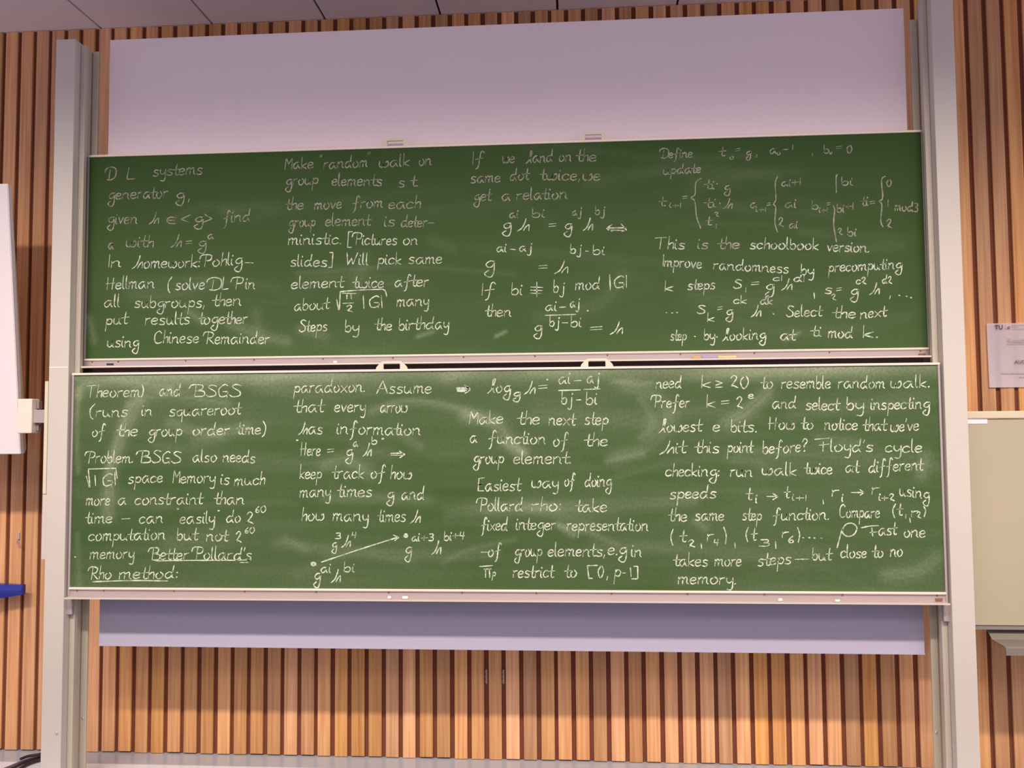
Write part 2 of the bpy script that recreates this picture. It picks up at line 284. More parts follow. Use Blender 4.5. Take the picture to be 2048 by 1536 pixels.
('U',[('@',[(0.8132,0.228),(0.8165,0.2273)]),('@',[(0.8393,0.2263),(0.8426,0.2256)]),('@',[(0.8602,0.2273),(0.8668,0.2279)]),('S',0.955,0.221,0.991,0.22,0.0207),('k',1.003,0.183,1.032,0.183,0.0207),('=',1.049,0.226,1.069,0.226,0.0272),('g',1.088,0.209,1.118,0.209,0.0272),('ck',1.125,0.265,1.181,0.264,0.0194),('~',1.202,0.204,1.245,0.204,0.0272),('dk',1.246,0.26,1.298,0.259,0.0207),('@',[(1.3023,0.2149),(1.3062,0.2128)]),('Select',1.362,0.199,1.525,0.2,0.0272),('the',1.568,0.19,1.672,0.189,0.0272),('next',1.695,0.185,1.814,0.196,0.0272)]),
('U',[('step',0.832,0.098,0.903,0.097,0.0272),('@',[(0.9414,0.1152),(0.9453,0.1132)]),('by',0.985,0.097,1.033,0.097,0.0272),('@',[(1.0429,0.1113),(1.0461,0.1093)]),('λooking',1.069,0.093,1.265,0.097,0.0272),('at',1.333,0.092,1.404,0.091,0.0272),('ti',1.467,0.107,1.516,0.106,0.0272),('mod',1.548,0.099,1.656,0.098,0.0272),('k.',1.705,0.099,1.768,0.098,0.0272)]),
('L',[('Theorem',-1.933,0.94,-1.67,0.938,0.0296),(')',-1.662,0.948,-1.647,0.948,0.0242),('and',-1.572,0.942,-1.472,0.941,0.0296),('BSGS',-1.431,0.938,-1.18,0.935,0.0296)]),
('L',[('(runs',-1.912,0.847,-1.728,0.846,0.0296),('in',-1.657,0.85,-1.608,0.85,0.0296),('squareroot',-1.522,0.845,-1.175,0.854,0.0296)]),
('L',[('of',-1.898,0.754,-1.837,0.754,0.0296),('the',-1.78,0.754,-1.678,0.754,0.0296),('group',-1.622,0.753,-1.462,0.753,0.0296),('order',-1.407,0.756,-1.232,0.756,0.0296),('time)',-1.2,0.759,-1.06,0.759,0.0296)]),
('L',[('Problem.',-1.935,0.628,-1.699,0.629,0.0296),('BSGS',-1.684,0.627,-1.465,0.627,0.0296),('also',-1.406,0.631,-1.293,0.631,0.0296),('needs',-1.26,0.631,-1.109,0.624,0.0296)]),
('L',[('@',[(-1.9227,0.5654),(-1.9052,0.5144),(-1.9139,0.5995),(-1.9139,0.5995),(-1.7796,0.603),(-1.7796,0.603),(-1.7715,0.5556)]),('@',[(-1.8805,0.5692),(-1.8762,0.5217)]),('G',-1.842,0.519,-1.798,0.519,0.0296),('@',[(-1.7839,0.5839),(-1.7803,0.5238)]),('space',-1.717,0.531,-1.553,0.538,0.0296),('Memory',-1.501,0.533,-1.299,0.534,0.0296),('is',-1.27,0.525,-1.231,0.526,0.0296),('much',-1.205,0.519,-1.062,0.526,0.0296)]),
('L',[('more',-1.921,0.429,-1.807,0.43,0.0296),('a',-1.765,0.432,-1.727,0.433,0.0296),('constraint',-1.682,0.432,-1.354,0.435,0.0296),('than',-1.303,0.433,-1.158,0.434,0.0296)]),
('L',[('time',-1.925,0.345,-1.795,0.347,0.0296),('@',[(-1.7458,0.3654),(-1.7067,0.3673)]),('can',-1.659,0.345,-1.548,0.347,0.0296),('"',-1.481,0.386,-1.47,0.386,0.0148),('easily',-1.463,0.344,-1.299,0.346,0.0296),('"',-1.284,0.378,-1.273,0.378,0.0148),('do',-1.241,0.349,-1.176,0.349,0.0296),('2',-1.147,0.344,-1.112,0.344,0.031),('60',-1.101,0.395,-1.055,0.395,0.0175)]),
('L',[('computation',-1.905,0.264,-1.536,0.27,0.0296),('but',-1.477,0.266,-1.375,0.268,0.0296),('not',-1.335,0.263,-1.23,0.264,0.0296),('2',-1.196,0.257,-1.169,0.258,0.0283),('60',-1.151,0.299,-1.108,0.3,0.0162)]),
('L',[('memory',-1.897,0.178,-1.685,0.182,0.0296),('Better',-1.618,0.174,-1.422,0.178,0.0296),("Pollard's",-1.408,0.178,-1.122,0.178,0.0296),('@',[(-1.5806,0.1707),(-1.4699,0.1728),(-1.3239,0.1739),(-1.1868,0.1747)]),('@',[(-1.1904,0.1746),(-1.1224,0.177)]),('@',[(-1.1725,0.1645),(-1.1367,0.1644)])]),
('L',[('Rho',-1.908,0.083,-1.794,0.086,0.0296),('method:',-1.753,0.086,-1.474,0.092,0.0296),('@',[(-1.8817,0.0726),(-1.6925,0.0793),(-1.52,0.0783)]),('@',[(-1.9716,0.1882),(-1.967,0.1869)])]),
('L',[('paradoxon.',-0.924,0.95,-0.591,0.952,0.031),('Assume',-0.532,0.944,-0.278,0.942,0.031),('@',[(-0.159,0.9611),(-0.1048,0.9619)]),('@',[(-0.1556,0.9495),(-0.1082,0.9484)]),('@',[(-0.1216,0.9757),(-0.0967,0.955),(-0.0967,0.955),(-0.1197,0.9404)])]),
('L',[('that',-0.926,0.86,-0.779,0.859,0.031),('every',-0.73,0.86,-0.587,0.859,0.031),('arrow',-0.515,0.855,-0.391,0.854,0.031)]),
('L',[('~as',-0.901,0.758,-0.789,0.758,0.031),('information',-0.719,0.757,-0.329,0.749,0.031)]),
('L',[('"',-0.912,0.701,-0.897,0.701,0.0168),('Here',-0.894,0.657,-0.799,0.657,0.031),('=',-0.764,0.662,-0.736,0.662,0.031),('g',-0.677,0.651,-0.646,0.651,0.031),('a',-0.642,0.699,-0.621,0.699,0.0215),('~',-0.597,0.655,-0.559,0.654,0.031),('b',-0.556,0.709,-0.532,0.709,0.0188),('"',-0.509,0.702,-0.494,0.702,0.0188),('@',[(-0.4664,0.6658),(-0.4082,0.6669)]),('@',[(-0.465,0.6576),(-0.4082,0.6568)]),('@',[(-0.4266,0.6765),(-0.4006,0.6608),(-0.4006,0.6608),(-0.4239,0.6453)])]),
('L',[('keep',-0.893,0.551,-0.792,0.551,0.031),('track',-0.743,0.551,-0.594,0.551,0.031),('of',-0.559,0.551,-0.494,0.551,0.031),('how',-0.467,0.548,-0.371,0.548,0.031)]),
('L',[('many',-0.893,0.466,-0.75,0.467,0.031),('times',-0.718,0.467,-0.556,0.467,0.031),('g',-0.484,0.457,-0.453,0.458,0.031),('and',-0.415,0.454,-0.313,0.454,0.031)]),
('L',[('how',-0.883,0.357,-0.781,0.358,0.031),('many',-0.736,0.358,-0.573,0.353,0.031),('times',-0.529,0.352,-0.399,0.353,0.031),('~',-0.375,0.348,-0.331,0.348,0.031)]),
('L',[('g',-0.74,0.232,-0.719,0.232,0.0242),('3',-0.726,0.275,-0.701,0.275,0.0155),('~',-0.694,0.239,-0.656,0.239,0.0269),('4',-0.648,0.28,-0.627,0.28,0.0155),('@',[(-0.7885,0.1679),(-0.6116,0.2262),(-0.4331,0.2817)]),('@',[(-0.4535,0.2917),(-0.429,0.2811),(-0.429,0.2811),(-0.4468,0.2668)])]),
('L',[('%',-0.8269,0.1592,0.0117),('%',-0.3955,0.2887,0.0103),('ai',-0.368,0.265,-0.334,0.265,0.0215),('+3',-0.324,0.267,-0.27,0.267,0.0188),('bi',-0.219,0.268,-0.186,0.268,0.0215),('+4',-0.179,0.276,-0.128,0.276,0.0202),('g',-0.399,0.204,-0.372,0.204,0.031),('~',-0.277,0.207,-0.236,0.207,0.031)]),
('L',[('g',-0.824,0.084,-0.796,0.085,0.031),('ai',-0.792,0.121,-0.747,0.121,0.0229),('~',-0.744,0.077,-0.702,0.078,0.031),('bi',-0.684,0.124,-0.636,0.124,0.0229)]),
('L',[('@',[(-0.1595,0.9655),(-0.1042,0.9663)]),('@',[(-0.1561,0.9551),(-0.1042,0.9539)]),('@',[(-0.1214,0.9776),(-0.0973,0.96),(-0.0973,0.96),(-0.1195,0.9464)]),('λog',-0.015,0.942,0.088,0.941,0.0302),('g',0.102,0.92,0.133,0.92,0.022),('~',0.153,0.937,0.201,0.936,0.0302),('=',0.218,0.945,0.256,0.945,0.0302),('@',[(0.2571,0.9983),(0.2612,0.999)]),('ai',0.311,0.979,0.362,0.979,0.0302),('@',[(0.3823,0.9921),(0.4129,0.9932)]),('aj',0.44,0.98,0.494,0.98,0.0302),('@',[(0.3104,0.9482),(0.409,0.9499)]),('@',[(0.426,0.9518),(0.4986,0.9538)]),('bj',0.323,0.886,0.371,0.885,0.0302),('@',[(0.3915,0.9041),(0.4119,0.9046)]),('bi',0.435,0.884,0.483,0.884,0.0302)]),
('L',[('Make',-0.101,0.798,0.053,0.8,0.0302),('the',0.118,0.796,0.22,0.795,0.0302),('next',0.265,0.791,0.387,0.79,0.0302),('step',0.428,0.792,0.532,0.791,0.0302)]),
('L',[('a',-0.098,0.713,-0.067,0.713,0.0302),('function',-0.013,0.707,0.247,0.706,0.0302),('of',0.284,0.695,0.349,0.695,0.0302),('the',0.423,0.694,0.528,0.694,0.0302)]),
('L',[('group',-0.082,0.618,0.055,0.618,0.0302),('element.',0.103,0.616,0.361,0.615,0.0302)]),
('L',[('Easiest',-0.062,0.493,0.136,0.493,0.0302),('way',0.184,0.506,0.303,0.506,0.0302),('of',0.333,0.514,0.377,0.514,0.0302),('doing',0.425,0.512,0.543,0.511,0.0302)]),
('L',[('Pollard',-0.073,0.402,0.139,0.402,0.0302),('rho:',0.183,0.402,0.312,0.402,0.0302),('take',0.38,0.398,0.521,0.398,0.0302)]),
('L',[('fixed',-0.049,0.313,0.07,0.313,0.0302),('integer',0.111,0.317,0.288,0.317,0.0302),('representation',0.342,0.313,0.705,0.313,0.0302)]),
('L',[('-of',-0.05,0.197,0.039,0.197,0.0302),('group',0.104,0.197,0.226,0.198,0.0302),('elements,',0.256,0.198,0.509,0.198,0.0302),('e.g',0.526,0.205,0.607,0.205,0.0302),('in',0.63,0.196,0.674,0.196,0.0302)]),
('L',[('@',[(-0.0569,0.1502),(0.0026,0.1547)]),('@',[(-0.0365,0.138),(-0.0044,0.1396)]),('@',[(-0.0296,0.1381),(-0.0299,0.1011)]),('@',[(-0.0126,0.1382),(-0.0108,0.1012)]),('p',0.001,0.107,0.015,0.107,0.0179),('restrict',0.096,0.102,0.283,0.103,0.0302),('to',0.327,0.103,0.381,0.103,0.0302),('@',[(0.4766,0.1573),(0.4315,0.1559),(0.4315,0.1559),(0.4377,0.0995),(0.4377,0.0995),(0.4532,0.0996)]),('0',0.478,0.103,0.502,0.103,0.0289),(',',0.519,0.103,0.526,0.103,0.0302),('p',0.552,0.108,0.579,0.108,0.0302),('@',[(0.5891,0.1234),(0.6025,0.124)]),('@',[(0.6242,0.147),(0.6272,0.1084)]),('@',[(0.6397,0.1538),(0.6571,0.1538),(0.6571,0.1538),(0.6566,0.0989),(0.6566,0.0989),(0.6291,0.0976)])]),
('L',[('need',0.752,0.954,0.864,0.953,0.0288),('k',0.956,0.954,0.995,0.954,0.0288),('@',[(1.0186,0.9849),(1.0498,0.9746),(1.0498,0.9746),(1.0195,0.9649)]),('@',[(1.018,0.955),(1.0495,0.956)]),('20',1.083,0.952,1.162,0.951,0.0315),('to',1.218,0.948,1.27,0.948,0.0288),('resemble',1.31,0.947,1.523,0.945,0.0288),('random',1.559,0.946,1.76,0.944,0.0288),('walk.',1.787,0.943,1.953,0.947,0.0288)]),
('L',[('Prefer',0.725,0.867,0.898,0.865,0.0288),('k',0.977,0.866,1.013,0.865,0.0288),('=',1.042,0.868,1.075,0.868,0.0288),('2',1.108,0.858,1.137,0.858,0.0308),('e',1.164,0.904,1.184,0.903,0.0187),('and',1.268,0.859,1.37,0.858,0.0288),('select',1.415,0.85,1.563,0.848,0.0288),('by',1.593,0.849,1.665,0.849,0.0288),('inspecting',1.698,0.848,1.95,0.852,0.0288)]),
('L',[('λowest',0.762,0.755,0.955,0.758,0.0288),('e',1.004,0.756,1.031,0.756,0.0288),('bits.',1.083,0.754,1.194,0.753,0.0288),('How',1.246,0.764,1.361,0.763,0.0288),('to',1.39,0.764,1.443,0.764,0.0288),('notice',1.495,0.761,1.636,0.76,0.0288),('that',1.659,0.756,1.765,0.755,0.0288),("we've",1.781,0.75,1.9,0.755,0.0288)]),
('L',[('~it',0.764,0.658,0.885,0.661,0.0288),('this',0.918,0.661,1.026,0.66,0.0288),('point',1.065,0.662,1.179,0.661,0.0288),('before?',1.221,0.655,1.414,0.665,0.0288),("Floyd's",1.447,0.665,1.7,0.662,0.0288),('cycle',1.756,0.659,1.911,0.658,0.0288)]),
('L',[('checking:',0.789,0.557,1.024,0.555,0.0288),('run',1.076,0.554,1.171,0.554,0.0288),('walk',1.216,0.56,1.363,0.558,0.0288),('twice',1.399,0.565,1.52,0.563,0.0288),('at',1.58,0.571,1.642,0.571,0.0288),('different',1.681,0.57,1.916,0.58,0.0288)]),
('L',[('speeds',0.807,0.454,1.009,0.459,0.0288),('t',1.14,0.45,1.172,0.449,0.0288),('i',1.185,0.436,1.198,0.436,0.0214),('@',[(1.2344,0.4645),(1.2801,0.4648)]),('@',[(1.2607,0.4781),(1.282,0.4641),(1.282,0.4641),(1.2602,0.4505)]),('t',1.309,0.458,1.335,0.458,0.0288),('i+1',1.345,0.448,1.404,0.447,0.0161),('@',[(1.479,0.4497),(1.48,0.432)]),('r',1.519,0.466,1.548,0.465,0.0288),('i',1.561,0.441,1.572,0.441,0.0201),('@',[(1.6007,0.4813),(1.6565,0.4819)]),('@',[(1.6403,0.494),(1.6578,0.4813),(1.6578,0.4813),(1.6398,0.4696)]),('r',1.692,0.474,1.722,0.473,0.0288),('i+2',1.721,0.446,1.787,0.445,0.0181),('using',1.811,0.469,1.936,0.451,0.0288)]),
('L',[('the',0.796,0.355,0.878,0.355,0.0288),('same',0.917,0.359,1.041,0.358,0.0288),('step',1.125,0.36,1.207,0.359,0.0288),('function.',1.259,0.359,1.5,0.363,0.0288),('Compare',1.55,0.372,1.72,0.37,0.0288),('@',[(1.7922,0.431),(1.7785,0.4036),(1.7858,0.3693)]),('t',1.796,0.382,1.822,0.382,0.0288),('1',1.833,0.367,1.837,0.367,0.012),('@',[(1.8504,0.3685),(1.8527,0.3501)]),('r',1.858,0.375,1.883,0.375,0.0241),('2',1.881,0.369,1.898,0.369,0.0174),('@',[(1.9122,0.4196),(1.9197,0.4017),(1.9126,0.3755)])]),
('L',[('@',[(0.8173,0.3201),(0.8064,0.2839),(0.8145,0.2477)]),('t',0.844,0.264,0.877,0.264,0.0288),('2',0.883,0.241,0.912,0.241,0.0187),('@',[(0.9403,0.2569),(0.942,0.2339)]),('r',0.968,0.267,0.994,0.267,0.0288),('4',0.997,0.248,1.016,0.248,0.0174),('@',[(1.0415,0.3287),(1.0514,0.2925),(1.047,0.2531)]),('@',[(1.0887,0.2594),(1.0904,0.2364)]),('@',[(1.1496,0.3279),(1.1387,0.2984),(1.1448,0.2655)]),('t',1.16,0.272,1.186,0.272,0.0288),('3',1.195,0.245,1.238,0.245,0.0174),('@',[(1.2672,0.2646),(1.2681,0.2351)]),('r',1.297,0.284,1.323,0.284,0.0241),('6',1.326,0.26,1.345,0.259,0.0187),('@',[(1.3646,0.3281),(1.3733,0.2965),(1.3662,0.2624)]),('@',[(1.3868,0.2826),(1.3907,0.2819)]),('@',[(1.4135,0.283),(1.4161,0.2823)]),('@',[(1.4357,0.2815),(1.4389,0.2814)]),('@',[(1.4651,0.2812),(1.4683,0.2805)]),('@',[(1.5343,0.2391),(1.5447,0.2751),(1.5585,0.3176),(1.5785,0.3429),(1.6047,0.3453),(1.6221,0.3267),(1.6105,0.2993),(1.5842,0.2878),(1.5615,0.3011),(1.5598,0.3208)]),('@',[(1.6405,0.3265),(1.68,0.3339),(1.7161,0.3361)]),('@',[(1.6864,0.3259),(1.6891,0.2911)]),('@',[(1.6782,0.305),(1.7091,0.3086)]),('ast',1.715,0.293,1.794,0.298,0.0288),('one',1.824,0.287,1.913,0.285,0.0288)]),
('L',[('takes',0.814,0.156,0.966,0.155,0.0288),('more',0.999,0.157,1.113,0.156,0.0288),('steps',1.188,0.156,1.331,0.169,0.0288),('@',[(1.3509,0.1871),(1.4096,0.1885)]),('but',1.426,0.184,1.511,0.184,0.0288),('close',1.55,0.195,1.658,0.194,0.0288),('to',1.684,0.197,1.73,0.196,0.0288),('no',1.763,0.202,1.813,0.201,0.0288)]),
('L',[('memory.',0.836,0.078,1.088,0.077,0.0288)]),
]

# ------------------------------------------------------------------ the setting
FLOORZ = 0.0; CEILZ = 3.90; YW = 0.5
fl = boxobj('floor', -4.2, 4.2, -4.6, -0.35, -0.1, 0.0, FLOORD)
tr2 = boxobj('trim_2', -4.2, 4.2, -0.349, YW - 0.14, -0.1, 0.0005, FLOORM); tr2['kind'] = 'structure'; fl['kind'] = 'structure'
tr = boxobj('trim_1', -4.2, 4.2, YW - 0.139, YW + 0.06, -0.1, 0.002, COVEM, bevel=0.003); tr['kind'] = 'structure'
wf = boxobj('wall_front', -4.2, 4.2, YW + 0.0145, YW + 0.12, 0.003, CEILZ + 0.1, BACKM); wf['kind'] = 'structure'
# cedar slats of the wall, each one a piece
PITCHX = 0.0888
slat_meshes = []
for v in range(4):
    bm = bmesh.new(); hw = (0.0325, 0.0330, 0.0340, 0.0335)[v]
    box(bm, -hw, hw, 0.0, 0.0145, 0.004 + 0.002 * v, CEILZ - 0.002, 0.0022)
    me = bpy.data.meshes.new('slat'); bm.to_mesh(me); bm.free(); me.materials.append(WOOD); slat_meshes.append(me)
for k in range(-46, 46):
    o = bpy.data.objects.new('slat', random.choice(slat_meshes)); COL.objects.link(o); o.parent = wf
    o.location = (0.010 + PITCHX * (k + 0.5) + (R() - 0.5) * 0.003, YW - 0.0005 + (R() - 0.5) * 0.0, 0)
# ceiling of long panels with dark open joints
ce = boxobj('ceiling', -4.2, 4.2, -4.6, YW + 0.12, CEILZ + 0.016, CEILZ + 0.12, DARK); ce['kind'] = 'structure'
x = -2.191 - 3 * 0.6275
while x < 4.1:
    boxobj('ceiling_panel', max(x + 0.006, -4.15), min(x + 0.6275 - 0.006, 4.15), -4.6, YW + 0.02, CEILZ, CEILZ + 0.015, CEIL, ce, 0.002)
    x += 0.6275
PXE = None

# ------------------------------------------------------------------ the lifting columns
def column(s, label, top):
    bx = -1 if s < 0 else 1
    t = thing('lifting_column', label, 'column', (bx * 2.06, 0.1, 0.0), 'cream columns that carry the boards')
    ox, oy = bx * 2.06, 0.1
    def B(name, a, b, y0, y1, z0, z1, m, bev=0.0):
        x0, x1 = sorted((bx * a, bx * b))
        return boxobj(name, x0, x1, y0, y1, z0, z1, m, t, bev, (ox, oy, 0))
    B('column_case', 2.009, 2.106, -0.020, 0.14, 0.003, top, CREAM, 0.003)
    for zz in (1.2, 2.5): B('wall_standoff', 2.03, 2.09, 0.1405, 0.4975, zz, zz + 0.05, GREYM)
    B('channel', 2.0065, 2.0088, 0.055, 0.117, 0.003, top, GUIDE)
    g = B('guide_rail', 1.984, 2.0085, 0.028, 0.054, 0.003, top - 0.01, GUIDE, 0.002)
    rr = B('rear_rail', 1.972, 2.003, 0.118, 0.132, 0.003, 3.585, REARM, 0.003)
    g['label'] = 'front guide rail of a warmer cream'; rr['label'] = 'darker rear guide rail'
    bm = bmesh.new()
    for dx in (1.990, 1.997, 2.004):
        a, b = sorted((bx * dx - 0.0012 - ox, bx * dx + 0.0012 - ox))
        box(bm, a, b, 0.0255 - oy, 0.028 - oy, 0.003, top - 0.012)
    obj('rail_bead', bm, CREAM, t)
    # screws
    for (ax, az, ay) in ((2.030, 0.290, -0.020), (1.985, 0.312, 0.118)) if s < 0 else ((2.012, 0.287, 0.0255), (1.982, 0.312, 0.118)):
        bm = bmesh.new()
        bmesh.ops.create_uvsphere(bm, u_segments=10, v_segments=6, radius=0.0065)
        for v in bm.verts: v.co = Vector((v.co.x + bx * ax - ox, v.co.y * 0.7 + ay - oy - 0.002, v.co.z + az))
        obj('screw', bm, CHROME, t, smooth=True)
    return t, ox, oy
cl, ox, oy = column(-1, 'cream steel column left of the boards, with a slotted plate on its flank', 3.585)
sm = boxobj('joint_band', -2.104, -2.012, -0.0215, -0.0195, 1.985, 1.992, BRIGHT, cl, 0, (ox, oy, 0)); sm['label'] = 'pale joint line across the column'
cr_, ox2, oy2 = column(1, 'cream steel column right of the boards, beside the paper notice', 3.66)

# ------------------------------------------------------------------ the white screen behind the boards
sc = thing('projection_screen', 'wide white screen hanging behind both chalkboards', 'screen', (0.0, 0.13, 0.652))
def wrapbox(name, x0, x1, y0, y1, z0, z1, m, p, bev=0.0):
    l = p.location
    return boxobj(name, x0, x1, y0, y1, z0, z1, m, p, bev, (l.x, l.y, l.z))
wrapbox('screen_surface', -1.921, 1.948, 0.130, 0.142, 1.955, 3.646, SCREEN, sc)
q = wrapbox('lower_surface', -1.921, 1.948, 0.130, 0.142, 0.655, 1.953, SCREENDIM, sc); q['label'] = 'lower part of the screen, its dimmer bluish light put into the colour'
wrapbox('bottom_bar', -1.9215, 1.9485, 0.128, 0.144, 0.650, 0.659, SCREENDIM, sc)
for bx in (-1.5, 0.0, 1.5):
    wrapbox('hanger', bx - 0.03, bx + 0.03, 0.146, YW - 0.003, 3.40, 3.44, GREYM, sc)
    wrapbox('hanger', bx - 0.03, bx + 0.03, 0.146, YW - 0.003, 0.90, 0.94, GREYM, sc)

# ------------------------------------------------------------------ handwriting
G = {}
def glyph(c, s, adv=None):
    st = [[tuple(float(q) / 10 for q in p.split(',')) for p in w.split()] for w in s.split(';')]
    xs = [p[0] for w in st for p in w]
    G[c] = (st, min(xs), max(xs))
for c, s in {
    'a': '8,9 4,10 0,5 2,0 5,1 8,8;8,10 8,3 10,0', 'b': '1,19 1,1;1,6 5,10 8,6 6,0 1,1', 'c': '8,8 5,10 1,7 1,2 4,0 8,2',
    'd': '8,8 4,10 0,5 2,0 6,2 8,8;9,20 8,8 8,2 10,0', 'e': '1,5 7,6 7,9 4,10 1,7 1,2 4,0 8,2',
    'f': '9,17 7,20 5,16 4,0 3,-6 1,-8;0,7 8,9', 'g': '8,9 4,10 0,6 2,2 6,3 8,9;8,10 8,-3 6,-10 2,-10 -1,-6 3,-2',
    'h': '2,20 1,0;1,5 4,9 7,9 7,0', '~': '-4,-1 1,4 4,13 5,19;3,0 5,5 8,9 9,8 9,0', 'i': '1,10 1,2 3,0;2,14 2,16',
    'j': '4,10 4,-4 2,-8 -1,-6;4,14 5,16', 'k': '1,20 1,0;8,9 1,4 1,4 8,0', 'l': '1,20 1,3 3,0',
    'λ': '-4,-1 1,5 5,18 3,20 2,14 3,3 5,0', 'm': '0,10 0,0;0,6 3,10 5,9 5,0;5,6 8,10 10,9 10,2 12,0',
    'n': '0,10 0,0;0,6 4,10 7,8 7,2 9,0', 'o': '4,10 0,6 2,0 6,1 8,6 5,10 3,9', 'p': '1,10 0,-10;1,6 4,10 8,7 6,1 1,2',
    'q': '8,9 4,10 0,6 2,1 6,2 8,9;8,10 8,-9', 'r': '1,10 1,0;1,6 3,9 7,10', 's': '7,9 3,10 1,7 6,4 6,1 3,0 0,1',
    't': '3,18 2,3 4,0 6,1;-2,9 7,10', 'u': '0,10 0,3 3,0 6,3 7,10;7,10 7,2 9,0', 'v': '0,10 3,0 3,0 7,10',
    'w': '0,10 0,3 3,0 5,3 6,8;6,8 5,2 8,0 11,4 10,10 8,8', 'x': '0,10 8,0;8,10 0,0', 'y': '0,10 0,5 3,2 7,6;7,10 7,-4 5,-9 1,-8',
    'A': '0,0 6,19 6,19 12,0;2,7 11,7', 'B': '-4,13 -2,18 3,19 9,18 9,12 3,10 3,10 11,8 11,1 2,0;3,19 2,0',
    'C': '10,16 6,19 1,14 1,4 5,0 11,2', 'D': '-4,13 -3,17 4,20 13,16 13,4 6,0 0,1;4,16 3,1',
    'E': '9,19 1,18 1,18 1,9 1,9 7,10 7,10 1,9 1,9 1,0 1,0 9,0', 'F': '-3,18 12,20;6,14 6,0;2,9 12,11',
    'G': '9,17 6,19 1,12 2,2 5,0 9,3 9,8 9,8 5,8;9,8 9,-1', 'H': '1,19 1,0;9,18 8,0;-1,9 11,10', 'I': '1,19 1,0',
    'L': '2,19 1,2 1,0 9,1', 'M': '1,19 0,0;1,19 5,8 5,8 10,18;10,18 10,0',
    'P': '-5,12 -3,18 4,19 10,17 9,10 3,9;3,18 2,0', 'R': '-4,13 -2,18 4,19 10,16 8,10 3,9 3,9 11,0;3,18 2,0',
    'S': '10,17 5,19 2,15 9,8 9,2 3,0 0,3', 'T': '-3,18 10,19;4,18 3,0', 'W': '0,19 2,0 2,0 6,11 6,11 8,0 8,0 13,19',
    '0': '4,17 0,10 2,1 5,0 8,8 6,16 3,17', '1': '2,15 2,0', '2': '1,13 4,17 7,13 1,1 1,1 4,3 9,0',
    '3': '1,16 6,16 6,10 3,9 7,6 6,0 0,0', '4': '2,16 1,7 1,7 8,7;7,16 6,-1', '6': '5,16 1,8 1,2 4,0 6,4 4,7 1,4',
    '+': '0,6 9,7;4,11 4,1', '-': '0,6 9,6', '=': '0,8 8,9;0,4 8,5', '.': '1,0 2,1', ',': '2,2 1,-3', ':': '1,8 2,9;1,1 2,2',
    "'": '1,19 0,14', '"': '0,19 -1,15;3,19 2,15', '?': '0,14 3,19 7,15 3,9 3,6;3,0 4,1', '(': '5,21 0,12 1,0 4,-4',
    ')': '0,21 4,12 3,0 0,-4', '[': '6,20 1,20 1,20 1,0 1,0 6,0', ']': '0,20 5,20 5,20 5,0 5,0 0,0', '|': '1,19 1,-1',
    '<': '8,14 0,7 0,7 8,1', '>': '0,14 8,7 8,7 0,1', 'ε': '8,10 3,11 0,6 3,1 8,1;1,6 7,6'}.items():
    glyph(c, s)
CHALK_W = 0.0026     # half the width of a chalk line
def ribbon(bm, pts, w, y):
    """a flat chalk line of slightly uneven width on the board face"""
    n = len(pts)
    if n < 2: return
    ln = sum((Vector(pts[i + 1]) - Vector(pts[i])).length for i in range(n - 1))
    if ln < 0.009:                                   # a dot: a short fat dab
        a, b = Vector(pts[0]), Vector(pts[-1]); c = (a + b) / 2; d = (b - a).normalized() if ln > 1e-6 else Vector((1, 0))
        pts = [tuple(c + d * k * w * 0.75) for k in (-1, 0, 1)]; n = 3; w = w * 1.25
    L, Rr = [], []
    for i in range(n):
        a = Vector(pts[max(i - 1, 0)]); b = Vector(pts[min(i + 1, n - 1)])
        t = b - a
        if t.length < 1e-7: t = Vector((1, 0))
        t.normalize(); nn = Vector((-t.y, t.x)); p = Vector(pts[i])
        ww = w * (0.62 + 0.70 * R())
        if i == 0: p = p - t * w * 0.7
        if i == n - 1: p = p + t * w * 0.7
        if i in (0, n - 1): ww *= 0.6
        L.append(bm.verts.new((p.x + nn.x * ww, y, p.y + nn.y * ww)))
        Rr.append(bm.verts.new((p.x - nn.x * ww, y, p.y - nn.y * ww)))
    for i in range(n - 1):
        try: bm.faces.new((L[i], L[i + 1], Rr[i + 1], Rr[i]))
        except ValueError: pass
def word(bm, t, u0, v0, u1, v1, h, y):
    x = 0; strokes = []
    for i, c in enumerate(t):
        st, a, b = G[c]
        k = 1.0 + (R() - 0.5) * 0.10; dy = (R() - 0.5) * 0.08
        sx = 1.0 + (R() - 0.5) * 0.14
        lead = 0 if c in 'tf' else a
        for w in st: strokes.append([(x + (p[0] - lead) * sx, p[1] * k + dy) for p in w])
        x += ((b if c not in 't' else 0.45) - lead) * sx + 0.24
    xs = [p[0] for w in strokes for p in w]; x0, x1 = min(xs), max(xs)
    sc_ = (u1 - u0) / max(x1 - x0, 0.3) if len(t) > 1 or (x1 - x0) > 0.5 else h
    sl = (v1 - v0) / max(u1 - u0, 1e-4)
    for w in strokes:
        q = [((p[0] - x0) * sc_ + 0.07 * p[1] * h, p[1] * h) for p in w]
        q = [(u0 + a, v0 + a * sl + b) for a, b in q]
        ribbon(bm, smooth_path([Vector(p) for p in q], 4), CHALK_W * (1.0 if h > 0.018 else 0.85), y)
